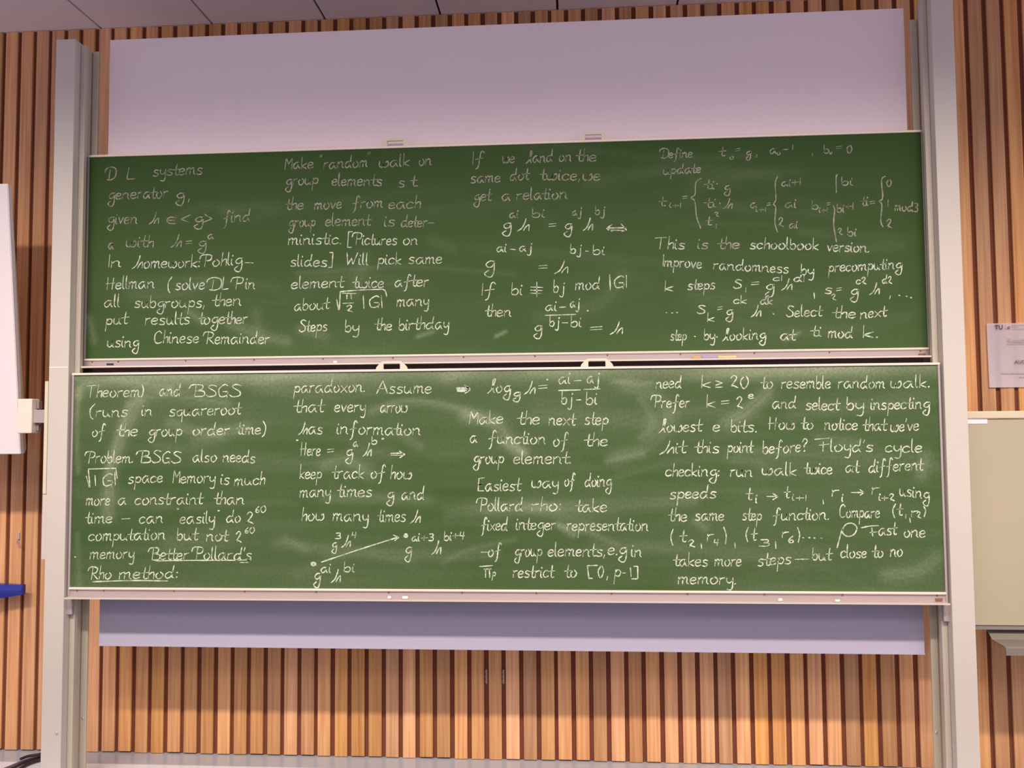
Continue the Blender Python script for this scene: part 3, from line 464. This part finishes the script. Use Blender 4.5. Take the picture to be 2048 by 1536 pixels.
def write_line(items, parent, y, key):
    def faint(it):
        u, v = it[1][0] if it[0] == '@' else (it[1], it[2]) if it[0] == '%' else (it[1], it[2])
        return key == 'U' and (v > 0.66 or (u < -1.2 and v > 0.55) or (u > 0.8 and v > 0.52))
    for it in items:
        bm = bmesh.new()
        if it[0] == '@':
            pts = [Vector(p) for p in it[1]]
            if len(pts) == 2:
                n = max(2, int((pts[1] - pts[0]).length / 0.02))
                pts = [pts[0].lerp(pts[1], i / n) for i in range(n + 1)]; ribbon(bm, [tuple(p) for p in pts], CHALK_W, y)
            else: ribbon(bm, smooth_path(pts, 6), CHALK_W, y)
        elif it[0] == '%':
            _, u, v, r = it
            c = bm.verts.new((u, y, v)); ring = [bm.verts.new((u + r * 1.1 * math.cos(k * .6283) * (0.85 + .3 * R()), y, v + r * math.sin(k * .6283) * (0.85 + .3 * R()))) for k in range(10)]
            for k in range(10): bm.faces.new((c, ring[k], ring[(k + 1) % 10]))
        else: word(bm, *it, y)
        obj('chalk_mark' if it[0] in '@%' else 'chalk_word', bm, FAINT if faint(it) else CHALK, parent)

# ------------------------------------------------------------------ chalkboards
BH = 1.055
def dust_field(W, H, nx, nz, swipes, base, top, seed, grad):
    rs = np.random.RandomState(seed)
    X, Z = np.meshgrid(np.linspace(-W / 2, W / 2, nx), np.linspace(0, H, nz))
    def noise(fx, fz, n=5):
        a = np.zeros_like(X)
        for i in range(n):
            g = rs.rand(int(H * fz) + 3, int(W * fx) + 3)
            gx = (X + W / 2) * fx; gz = Z * fz
            ix = gx.astype(int); iz = gz.astype(int); tx = gx - ix; tz = gz - iz
            tx = tx * tx * (3 - 2 * tx); tz = tz * tz * (3 - 2 * tz)
            v = (g[iz, ix] * (1 - tx) + g[iz, ix + 1] * tx) * (1 - tz) + (g[iz + 1, ix] * (1 - tx) + g[iz + 1, ix + 1] * tx) * tz
            a += v / 2 ** i; fx *= 2; fz *= 2
        return a / 2
    D = base * (0.35 + 0.9 * noise(0.9, 2.2) + 0.5 * (noise(2.2, 26, 3) - 0.9))
    D *= (1 - grad) + grad * (1 - Z / H)
    D += top * np.exp(-((H - Z) / 0.05) ** 2) * (0.3 + 1.1 * np.clip(noise(2.5, 5, 3) - 0.35, 0, 1))
    nb = noise(5, 9, 3)
    swipes = list(swipes)
    for k in range(34):                                   # faint wipes of the sponge all over the board
        u, v = (rs.rand() - 0.5) * (W - 0.5), rs.rand() * H
        ln, bow, tilt = 0.15 + 0.4 * rs.rand(), (rs.rand() - 0.3) * 0.12, (rs.rand() - 0.5) * 0.25
        swipes.append(([(u - ln, v - tilt * ln), (u, v + bow), (u + ln, v + tilt * ln)], 0.012 + 0.03 * rs.rand(), (0.03 + 0.09 * rs.rand() ** 2) * (1.0 if top > 0.1 else 0.6)))
    for pts, w, a in swipes:
        pts = smooth_path([Vector(p) for p in pts], 8)
        best = np.full_like(X, 9.0); al = np.zeros_like(X)
        for i in range(len(pts) - 1):
            p = pts[i]; q = pts[i + 1]; dx, dz = q[0] - p[0], q[1] - p[1]; L2 = dx * dx + dz * dz + 1e-9
            t = np.clip(((X - p[0]) * dx + (Z - p[1]) * dz) / L2, 0, 1)
            sd = ((X - p[0]) * dz - (Z - p[1]) * dx) / math.sqrt(L2)
            d = np.hypot(X - p[0] - t * dx, Z - p[1] - t * dz)
            m = d < best; best = np.where(m, d, best); al = np.where(m, sd, al)
        ph = rs.rand(3) * 6.28
        streak = 0.72 + 0.12 * np.sin(al * 520 + ph[0]) + 0.10 * np.sin(al * 317 + ph[1]) + 0.10 * np.sin(al * 190 + ph[2])
        D += a * np.exp(-(best / w) ** 2) * streak * (0.45 + 0.6 * nb)
    return np.clip(D, 0, 0.9)

def chalkboard(label, z0, y0, swipes, key, base, top, seed, grad):
    t = thing('chalkboard', label, 'chalkboard', (0, y0, z0), 'sliding green chalkboards')
    W = 4.0; g = 0.0485
    # writing surface: a fine grid that carries the dust attribute, with a solid back
    nx, nz = 460, 118
    xa, xb, za, zb = -W / 2 + 0.009, W / 2 - 0.009, g, BH - 0.010
    xs = np.linspace(xa, xb, nx); zs = np.linspace(za, zb, nz)
    co = np.zeros((nz, nx, 3)); co[:, :, 0] = xs[None, :]; co[:, :, 2] = zs[:, None]
    co = co.reshape(-1, 3)
    ii = (np.arange(nz - 1)[:, None] * nx + np.arange(nx - 1)[None, :]).reshape(-1)
    F = np.stack([ii, ii + 1, ii + nx + 1, ii + nx], 1)
    back = np.array([[xa, 0.02, za], [xb, 0.02, za], [xb, 0.02, zb], [xa, 0.02, zb]]); nb = len(co)
    faces = [tuple(f) for f in F.tolist()] + [(nb + 3, nb + 2, nb + 1, nb)]
    me = bpy.data.meshes.new('writing_surface'); me.from_pydata(np.vstack([co, back]).tolist(), [], faces); me.update()
    at = me.attributes.new('dust', 'FLOAT', 'POINT')
    D = dust_field(W, BH, nx, nz, swipes, base, top, seed, grad).reshape(-1)
    at.data.foreach_set('value', np.concatenate([D, np.zeros(4)]).astype(np.float32))
    me.materials.append(BOARD)
    o = bpy.data.objects.new('writing_surface', me); COL.objects.link(o); o.parent = t
    # frame
    fr = boxobj('top_rail', -W / 2, W / 2, -0.008, 0.024, BH - 0.0105, BH, BRIGHT, t, 0.0015)
    for s in (-1, 1):
        a, b = sorted((s * W / 2, s * (W / 2 - 0.0095)))
        boxobj('side_rail', a, b, -0.006, 0.024, 0.0, BH - 0.011, ALU, t, 0.001)
    # chalk tray: nose, sloping face, lip with an upturned edge
    bm = bmesh.new()
    prof = [(0.022, g - 0.001), (-0.011, g - 0.001), (-0.014, g - 0.004), (-0.013, g - 0.009), (-0.004, g - 0.013), (-0.003, 0.008),
            (-0.030, 0.006), (-0.045, 0.0065), (-0.047, 0.0085), (-0.0495, 0.0075), (-0.048, 0.001), (-0.044, 0.0), (0.022, 0.0)]
    prism_x(bm, prof, -W / 2 + 0.0098, W / 2 - 0.0098)
    for f in bm.faces:
        c = f.calc_center_median()
        f.material_index = 1 if (c.z > g - 0.0112 or (c.z < 0.0068 and c.y < -0.03)) else 0
    tr = obj('chalk_tray', bm, [ALU, BRIGHT], t)
    for k in range(-6, 7):
        x = -0.137 + 0.3375 * (k) if k not in (-6, 6) else (k / 6) * 1.955
        if abs(x) > 1.97: continue
        bm = bmesh.new(); bmesh.ops.create_cone(bm, cap_ends=True, segments=8, radius1=0.0042, radius2=0.003, depth=0.003)
        bmesh.ops.rotate(bm, verts=bm.verts[:], matrix=Matrix.Rotation(math.radians(90), 3, 'X'))
        for v in bm.verts: v.co += Vector((x, -0.0055, g - 0.0165))
        obj('rivet', bm, RUST, tr)
    # two loop handles on the top rail
    for hx in ((-0.461, 0.486) if key == 'L' else (-0.463, 0.485)):
        bm = bmesh.new(); r = 0.0062
        hz = 0.034; w1, w0 = 0.046, 0.075
        out = [(-w0, 0), (-w0 + 0.004, 0.012), (-w1 - 0.006, hz - 0.002), (-w1 + 0.004, hz + 0.004), (w1 - 0.004, hz + 0.004), (w1 + 0.006, hz - 0.002), (w0 - 0.004, 0.012), (w0, 0)]
        inn = [(-w0 + 0.036, 0), (-w0 + 0.036, 0.010), (-w1 + 0.007, hz - 0.010), (-w1 + 0.010, hz - 0.0075), (w1 - 0.010, hz - 0.0075), (w1 - 0.007, hz - 0.010), (w0 - 0.036, 0.010), (w0 - 0.036, 0)]
        n = len(out); vs = {}
        for yy in (0, 1):
            for nm, L in (('o', out), ('i', inn)):
                vs[nm, yy] = [bm.verts.new((hx + p[0], (-0.008, 0.006)[yy], BH - 0.0012 + p[1])) for p in L]
        for i in range(n - 1):
            bm.faces.new((vs['o', 0][i], vs['o', 0][i + 1], vs['i', 0][i + 1], vs['i', 0][i]))
            bm.faces.new((vs['o', 1][i], vs['i', 1][i], vs['i', 1][i + 1], vs['o', 1][i + 1]))
            bm.faces.new((vs['o', 0][i], vs['o', 1][i], vs['o', 1][i + 1], vs['o', 0][i + 1]))
            bm.faces.new((vs['i', 0][i], vs['i', 0][i + 1], vs['i', 1][i + 1], vs['i', 1][i]))
        for e in (0, n - 1): bm.faces.new((vs['o', 0][e], vs['i', 0][e], vs['i', 1][e], vs['o', 1][e]))
        bmesh.ops.bevel(bm, geom=bm.edges[:], offset=0.0012, segments=2, affect='EDGES')
        h = obj('pull_handle', bm, HANDLE, t)
    # the small plates at the tray ends
    p = boxobj('maker_plate', 1.947, 1.976, -0.0075, -0.0035, 0.010, 0.021, RUST, tr); p['label'] = 'small brown plate at the right end of the tray'
    if key == 'U':
        p = boxobj('maker_plate', -1.882, -1.848, -0.0065, -0.0035, 0.016, 0.024, BLACK, tr); p['label'] = 'small black plate at the left end of the tray'
        q = boxobj('gap_strip', -1.97, 1.97, 0.0, 0.016, -0.046, -0.0005, GAPM, t); q['label'] = 'dark brown strip under the tray'  # dark brown strip across the gap below the tray
        for s in (-1,):
            boxobj('black_block', s * 1.99 - 0.008, s * 1.99 + 0.035, -0.004, -0.001, -0.035, -0.001, BLACK, t)  # black block at the left end of the gap
    else:
        for s in (-1, 1):
            a, b = sorted((s * 1.984, s * 2.012))
            q = boxobj('slide_bracket', a, b, 0.004, 0.0245, -0.082, -0.001, ALU, t, 0.003); q['label'] = 'grey slide bracket below the tray'
    for bd, items in WRITING:
        if bd == key: write_line(items, t, -0.0006, key)
    return t

SW_L = [([(-1.679,0.924),(-1.747,0.783),(-1.81,0.57),(-1.824,0.357)],0.035,0.3),([(-1.729,0.901),(-1.785,0.736),(-1.833,0.546)],0.018,0.22),([(-1.981,0.951),(-1.943,1.003),(-1.777,1.016),(-1.525,0.982)],0.03,0.28),([(-1.976,0.987),(-1.985,0.807),(-1.974,0.569)],0.012,0.25),([(-1.724,0.925),(-1.5,0.946),(-1.254,0.909)],0.03,0.22),([(-1.523,0.806),(-1.35,0.758),(-1.157,0.781)],0.03,0.22),([(-1.399,0.723),(-1.277,0.735)],0.03,0.18),([(-0.558,0.858),(-0.431,0.904),(-0.271,0.899),(-0.102,0.852),(0.011,0.801)],0.022,0.22),([(-0.113,0.832),(0.022,0.797),(0.077,0.718),(0.133,0.661)],0.035,0.32),([(0.061,0.702),(0.155,0.65)],0.02,0.25),([(-0.431,0.754),(-0.329,0.686)],0.022,0.16),([(-0.777,0.596),(-0.685,0.63),(-0.569,0.55)],0.03,0.2),([(-0.777,0.436),(-0.5,0.437),(-0.295,0.426)],0.025,0.13),([(0.624,0.971),(0.777,0.902),(0.808,0.79),(0.708,0.68),(0.575,0.636)],0.04,0.16),([(0.689,0.903),(0.742,0.791),(0.687,0.725)],0.02,0.14),([(0.558,0.994),(0.734,0.981)],0.015,0.2),([(1.251,0.93),(1.172,0.853),(1.072,0.788)],0.035,0.3),([(1.939,0.634),(1.915,0.535)],0.03,0.2),([(0.531,0.614),(0.685,0.647)],0.02,0.2),([(0.571,0.215),(0.439,0.27),(0.307,0.304)],0.013,0.2),([(0.307,0.304),(0.373,0.259)],0.018,0.28),([(1.974,0.159),(1.885,0.094),(1.752,0.074)],0.035,0.22),([(-0.229,0.123),(-0.094,0.191),(0.107,0.237)],0.012,0.13),([(0.922,0.324),(0.966,0.291)],0.02,0.2),([(-0.965,0.241),(-0.871,0.185)],0.02,0.14),([(0.709,0.791),(0.489,0.815),(0.223,0.84)],0.05,0.1),([(-1.973,0.45),(-1.544,0.431)],0.05,0.08),([(-0.07,0.359),(0.264,0.382),(0.55,0.326)],0.05,0.08),([(-1.958,-0.0),(-1.972,0.26)],0.014,0.16),([(1.369,0.829),(1.702,0.87),(1.947,0.912)],0.04,0.1),([(-1.111,0.989),(-0.826,0.94),(-0.5,0.971)],0.04,0.12),([(-1.518,0.221),(-1.226,0.237)],0.05,0.1),([(1.477,0.717),(1.631,0.693)],0.03,0.12),([(-0.638,0.676),(-0.477,0.652)],0.03,0.1)]
SW_U = [([(-1.272,0.165),(-1.098,0.102),(-1.0,0.077)],0.03,0.22),([(-1.991,0.216),(-1.961,0.092)],0.02,0.2),([(-0.928,0.135),(-0.807,0.097)],0.025,0.18),([(-0.664,0.309),(-0.618,0.499)],0.04,0.08),([(-0.356,0.091),(-0.286,0.113)],0.012,0.3),([(0.016,0.085),(0.062,0.108)],0.01,0.35),([(1.367,0.045),(1.424,0.079)],0.01,0.35),([(-1.474,0.23),(-1.422,0.192)],0.025,0.25),([(-1.758,0.334),(-1.578,0.33),(-1.401,0.374)],0.05,0.1),([(-0.286,0.574),(-0.192,0.536)],0.03,0.1),([(0.615,0.378),(0.499,0.241),(0.224,0.175)],0.04,0.07),([(1.642,0.481),(1.896,0.501)],0.03,0.07),([(-1.309,0.764),(-1.06,0.779)],0.04,0.06),([(-1.149,0.223),(-1.122,0.079)],0.03,0.1),([(-0.907,0.41),(-0.665,0.404),(-0.38,0.35)],0.06,0.05),([(0.954,0.28),(1.407,0.251),(1.821,0.362)],0.06,0.05)]
lower = chalkboard('lower green chalkboard, chalk dust smeared along its top edge', 0.9076, 0.0, SW_L, 'L', 0.12, 0.62, 3, 0.0)
upper = chalkboard('upper green chalkboard, darker, with formulas in its right half', 1.9899, 0.0882, SW_U, 'U', 0.06, 0.0, 5, 1.0)

# ------------------------------------------------------------------ chalk in the trays
WCH = plain('white_stick_chalk', (0.95, 0.93, 0.9), 0.9, amount=0.02)
OCH = plain('orange_stick_chalk', (0.85, 0.42, 0.14), 0.9); VCH = plain('violet_stick_chalk', (0.45, 0.36, 0.72), 0.9)
YCH = plain('yellow_stick_chalk', (0.90, 0.68, 0.25), 0.9)
def chalk(x, y, z, ln, r, m, label, ang=0.0):
    bm = bmesh.new(); d = Vector((math.cos(ang), math.sin(ang), 0)) * ln / 2
    tube(bm, [-d, -d * 0.92, d * 0.92, d], [r * 0.7, r, r, r * 0.8], 10)
    o = obj('chalk_stick', bm, m); o.location = (x, y, z + r); tag(o, label, 'chalk', 'chalk in the trays'); return o
zl = 0.9076 + 0.0084; zu = 1.9899 + 0.0084
chalk(-0.466, -0.030, zl, 0.014, 0.0065, WCH, 'white chalk stub in the lower tray, leftmost of the close pair', 0.5)
chalk(-0.394, -0.030, zl, 0.026, 0.0062, WCH, 'longer white chalk piece of the close pair in the lower tray', 0.2)
chalk(1.274, -0.030, zl, 0.017, 0.0068, WCH, 'white chalk stub alone in the right part of the lower tray', 0.4)
chalk(1.520, -0.030, zl, 0.020, 0.0050, WCH, 'small dim chalk stub nearest the right end of the lower tray', 0.1)
chalk(-0.745, 0.058, zu, 0.018, 0.0058, WCH, 'white chalk stub in the left part of the upper tray', 0.3)
chalk(0.944, 0.058, zu, 0.038, 0.0056, OCH, 'orange chalk stick in the upper tray', 0.03)
chalk(1.003, 0.060, zu, 0.066, 0.0062, VCH, 'violet chalk stick in the upper tray between orange and yellow', 0.0)
chalk(1.083, 0.058, zu, 0.084, 0.0058, YCH, 'yellow chalk stick in the upper tray', 0.0)

# ------------------------------------------------------------------ tilted white panel on the left with its bracket
tp = thing('tilted_panel', 'white panel tilting forward at the left edge, on a bracket from the column', 'panel', (-2.32, 0.10, 1.576))
bm = bmesh.new()
h = 1.30; dy = -0.14; th = 0.030
prof = [(0, 0), (dy, h), (dy + th, h + 0.003), (th + 0.0, 0.003)]
prism_x(bm, prof, -1.1, 0.0)
for f in bm.faces:
    if abs(f.normal.x) > 0.9: f.material_index = 1
bmesh.ops.bevel(bm, geom=[e for e in bm.edges], offset=0.003, segments=2, affect='EDGES')
pf = obj('panel_face', bm, [WHITE, PANELEDGE], tp)
bm = bmesh.new(); prism_x(bm, [(0.031, 0.004), (0.031 + dy, h - 0.02), (0.046 + dy, h - 0.02), (0.058, 0.03), (0.05, 0.004)], -1.09, -0.010)
obj('back_frame', bm, PANELEDGE, tp)
def rel(name, x0, x1, y0, y1, z0, z1, m, bev=0.0, par=tp):
    return boxobj(name, x0, x1, y0, y1, z0, z1, m, par, bev, tuple(tp.location))
rel('bracket_box', -2.272, -2.200, 0.0, 0.060, 1.678, 1.843, BRIGHT, 0.005)
rel('bracket_arm', -2.1995, -2.131, 0.012, 0.05, 1.727, 1.790, ALU, 0.002)
rel('clamp', -2.1995, -2.185, 0.03, 0.058, 1.795, 1.832, GREYM, 0.002)
rel('clamp', -2.1995, -2.185, 0.03, 0.058, 1.690, 1.722, GREYM, 0.002)
rel('mounting_rail', -2.1305, -2.113, -0.012, 0.05, 1.39, 1.925, PANELEDGE, 0.003)
fp = boxobj('flank_plate', -2.1305, -2.1065, -0.010, 0.13, 1.085, 1.388, CREAM, cl, 0.001, (ox, oy, 0))
fp['label'] = 'slotted plate on the outer flank'
boxobj('flank_plate', -2.1125, -2.1065, 0.0, 0.13, 1.388, 1.93, GREYM, cl, 0.0, (ox, oy, 0))

# ------------------------------------------------------------------ blue clamp at the left edge
bc = thing('blue_clamp', 'blue tapered plastic clamp with pale knobs at the left photo edge', 'clamp', (-2.56, 0.42, 0.85))
bm = bmesh.new()
def loft(bm, A, Bq):
    a = [bm.verts.new(p) for p in A]; b = [bm.verts.new(p) for p in Bq]; n = len(a)
    for i in range(n): bm.faces.new((a[i], a[(i + 1) % n], b[(i + 1) % n], b[i]))
    bm.faces.new(a); bm.faces.new(b)
loft(bm, [(-0.20, 0.035, 0.042), (-0.20, -0.012, 0.040), (-0.20, -0.030, 0.006), (-0.20, -0.012, -0.055), (-0.20, 0.035, -0.055)],
     [(0.055, 0.02, 0.034), (0.055, -0.004, 0.033), (0.055, -0.014, 0.008), (0.055, -0.004, -0.016), (0.055, 0.02, -0.016)])
bmesh.ops.bevel(bm, geom=bm.edges[:], offset=0.0015, segments=2, affect='EDGES')
obj('clamp_jaw', bm, BLUE, bc)
for (kx, kz, r) in ((-0.092, 0.008, 0.019), (-0.088, -0.022, 0.012)):
    bm = bmesh.new(); bmesh.ops.create_uvsphere(bm, u_segments=14, v_segments=10, radius=r)
    for v in bm.verts: v.co = Vector((v.co.x + kx, v.co.y * 0.6 - 0.034, v.co.z + kz))
    obj('knob', bm, KNOB, bc, smooth=True)
boxobj('wall_bracket', -0.19, -0.15, 0.036, 0.0795, -0.03, 0.03, GREYM, bc, 0.002)

# ------------------------------------------------------------------ hook, tape scraps
hk = thing('coat_hook', 'small metal hook on the wooden slat left of the column', 'hook', (-2.588, 0.498, 1.115))
bm = bmesh.new(); box(bm, -0.006, 0.006, -0.006, -0.0005, -0.005, 0.035, 0.002); obj('hook_plate', bm, CHROME, hk)
bm = bmesh.new(); tube(bm, smooth_path([(0, -0.0045, 0.003), (0.001, -0.016, -0.014), (0.008, -0.026, -0.024), (0.016, -0.030, -0.020), (0.019, -0.031, -0.010)], 4), 0.0035, 8)
obj('hook_arm', bm, CHROME, hk)
for i, (xx, zz, lab) in enumerate(((-0.0785, 0.42, 'pale scrap of old tape on the slats below the screen, left one'), (0.0085, 0.42, 'pale scrap of old tape on the slats below the screen, right one'))):
    bm = bmesh.new()
    vs = [(-0.004 - 0.002 * (k % 2), -0.0012 - 0.001 * (k % 2), -0.036 + 0.012 * k) for k in range(7)]
    a = [bm.verts.new(p) for p in vs]; b = [bm.verts.new((p[0] + 0.009 + 0.002 * ((k * 3) % 2), p[1] + 0.0002, p[2])) for k, p in enumerate(vs)]
    for k in range(6): bm.faces.new((a[k], a[k + 1], b[k + 1], b[k]))
    r = bmesh.ops.solidify(bm, geom=bm.faces[:], thickness=0.0006)
    o = obj('tape_scrap', bm, TAPE); o.location = (xx, YW - 0.0015, zz); tag(o, lab, 'tape', 'old tape scraps on the wall')

# ------------------------------------------------------------------ paper notice on the right
pn = thing('paper_notice', 'white printed notice pinned on the slats right of the column', 'notice', (2.447, YW - 0.006, 1.870))
bm = bmesh.new(); nxp, nzp = 14, 10; vv = {}
for i in range(nxp + 1):
    for j in range(nzp + 1):
        u, w = i / nxp, j / nzp
        vv[i, j] = bm.verts.new((u * 0.425 + 0.003 * (1 - w) * (1 - u), -0.002 - 0.002 * math.sin(u * 5 + 1) * w - 0.004 * (1 - w) ** 3 * math.sin(u * 9 + .5) ** 2, w * 0.321))
for i in range(nxp):
    for j in range(nzp): bm.faces.new((vv[i, j], vv[i + 1, j], vv[i + 1, j + 1], vv[i, j + 1]))
bmesh.ops.solidify(bm, geom=bm.faces[:], thickness=0.0005)
obj('sheet', bm, PAPER, pn)
def text(s, x, z, size, m, ex=0.0, sx=1.0, bold=0.0, par=pn):
    cu = bpy.data.curves.new('printed_text', 'FONT'); cu.body = s; cu.size = size; cu.resolution_u = 2; cu.offset = bold
    o = bpy.data.objects.new('tmp', cu); COL.objects.link(o)
    dg = bpy.context.evaluated_depsgraph_get(); dg.update()
    me = bpy.data.meshes.new_from_object(o.evaluated_get(dg)); bpy.data.objects.remove(o)
    me.materials.clear(); me.materials.append(m); me.name = 'printed_text'
    for v in me.vertices: v.co = Vector((v.co.x * sx, 0, v.co.y))
    q = bpy.data.objects.new('printed_text', me); COL.objects.link(q); q.parent = par; q.location = (x, -0.0115, z)
    return q
text('TU', 0.036, 0.291, 0.030, INK, bold=0.0008)
text('/', 0.083, 0.291, 0.030, INKR)
text('e', 0.096, 0.291, 0.028, INK, bold=0.0005)
bm = bmesh.new()
for k, (a, b) in enumerate(((0.118, 0.196), (0.118, 0.150), (0.118, 0.200))):
    for q in range(9):
        xx = a + (b - a) * q / 9; box(bm, xx, xx + (b - a) / 9 * (0.6 + 0.25 * ((q * 7) % 3) / 2), -0.0112, -0.0108, 0.311 - 0.010 * k, 0.3135 - 0.010 * k)
obj('small_print', bm, INKG, pn)
text('Kanaalnummers', 0.095, 0.224, 0.032, INKG)
bm = bmesh.new(); box(bm, 0.095, 0.33, -0.0112, -0.0108, 0.2165, 0.2185); obj('underline', bm, INKG, pn)
text('AUDITORIUM', 0.124, 0.117, 0.026, INK)
bm = bmesh.new()
for a, b, zz in ((0.058, 0.37, 0.068), (0.145, 0.30, 0.050)):
    xx = a; k = 0
    while xx < b:
        l = 0.006 + 0.012 * R(); box(bm, xx, min(xx + l, b), -0.0112, -0.0108, zz, zz + 0.0035); xx += l + 0.0035
obj('small_print', bm, INKG, pn)

# ------------------------------------------------------------------ beige side board with its tray, right
sb = thing('side_board', 'beige board hanging on the slats at the right photo edge', 'board', (2.15, 0.2, 0.755))
def rs(name, x0, x1, y0, y1, z0, z1, m, bev=0.0):
    return boxobj(name, x0, x1, y0, y1, z0, z1, m, sb, bev, (2.15, 0.2, 0.755))
rs('board_face', 2.128, 3.50, 0.200, 0.240, 0.768, 1.712, BEIGE)
q = rs('top_rail', 2.126, 3.51, 0.190, 0.250, 1.713, 1.748, BEIGEL, 0.005); q['label'] = 'lighter beige top rail'
q = rs('shade_strip', 2.126, 3.51, 0.206, 0.245, 0.745, 0.7675, GREYM, 0.002); q['label'] = 'dark strip standing in for the shade under the board edge'  # underside shade built as a dark strip
q = rs('sticker', 2.135, 2.292, 0.1975, 0.1998, 1.706, 1.7125, PAPER); 
q = rs('sticker', 2.135, 2.292, 0.1972, 0.1996, 1.690, 1.709, PAPER); q['label'] = 'narrow white label strip at the upper left corner'
for xx in (2.5, 3.2):
    rs('wall_bracket', xx, xx + 0.06, 0.2505, YW - 0.003, 1.715, 1.74, GREYM); rs('wall_bracket', xx, xx + 0.06, 0.2505, YW - 0.003, 0.80, 0.83, GREYM)
bm = bmesh.new()
prof = [(0.060, -0.020), (0.045, -0.0230), (0.0, -0.0560), (-0.100, -0.0600), (-0.112, -0.063), (-0.117, -0.092), (-0.122, -0.092), (-0.120, -0.060), (-0.110, -0.0555), (0.0, -0.0515), (0.040, -0.0190), (0.060, -0.0155)]
prism_x(bm, prof, 0.128, 1.33)
q = obj('tray', bm, GREYM, sb); q['label'] = 'grey sheet metal tray below the board, darkened for the shade there'
TRAYSHADE = plain('shaded_tray', (0.22, 0.19, 0.165), 0.5); q.data.materials[0] = TRAYSHADE  # colour darkened to carry the shadow of the board above

# ------------------------------------------------------------------ cables on the floor behind the left column
def cable(pts, r, label, m=CABLEM):
    bm = bmesh.new(); tube(bm, smooth_path([Vector(p) for p in pts], 6), r, 8)
    o = obj('power_cable', bm, m); return tag(o, label, 'cable', 'dark cables on the floor')
cable([(-2.28, 0.44, 0.012), (-2.36, 0.43, 0.014), (-2.43, 0.36, 0.012), (-2.48, 0.26, 0.0055), (-2.56, 0.10, 0.0055), (-2.66, -0.1, 0.0055)], 0.005, 'thin grey cable running farthest left from the bundle on the floor',
      plain('grey_cable', (0.16, 0.12, 0.16), 0.45))
cable([(-2.28, 0.415, 0.012), (-2.36, 0.405, 0.014), (-2.41, 0.34, 0.0125), (-2.44, 0.25, 0.0085), (-2.48, 0.12, 0.0085), (-2.50, -0.1, 0.0085)], 0.007, 'thick black cable in the middle of the bundle on the floor')
cable([(-2.28, 0.385, 0.012), (-2.35, 0.37, 0.012), (-2.385, 0.32, 0.012), (-2.39, 0.24, 0.0095), (-2.38, 0.05, 0.0095)], 0.008, 'black cable nearest the column, bending towards the viewer')
cable([(-2.28, 0.40, 0.034), (-2.34, 0.40, 0.034), (-2.375, 0.375, 0.034), (-2.41, 0.345, 0.036), (-2.425, 0.31, 0.036)], 0.0075, 'short black cable end lying on top of the bundle')
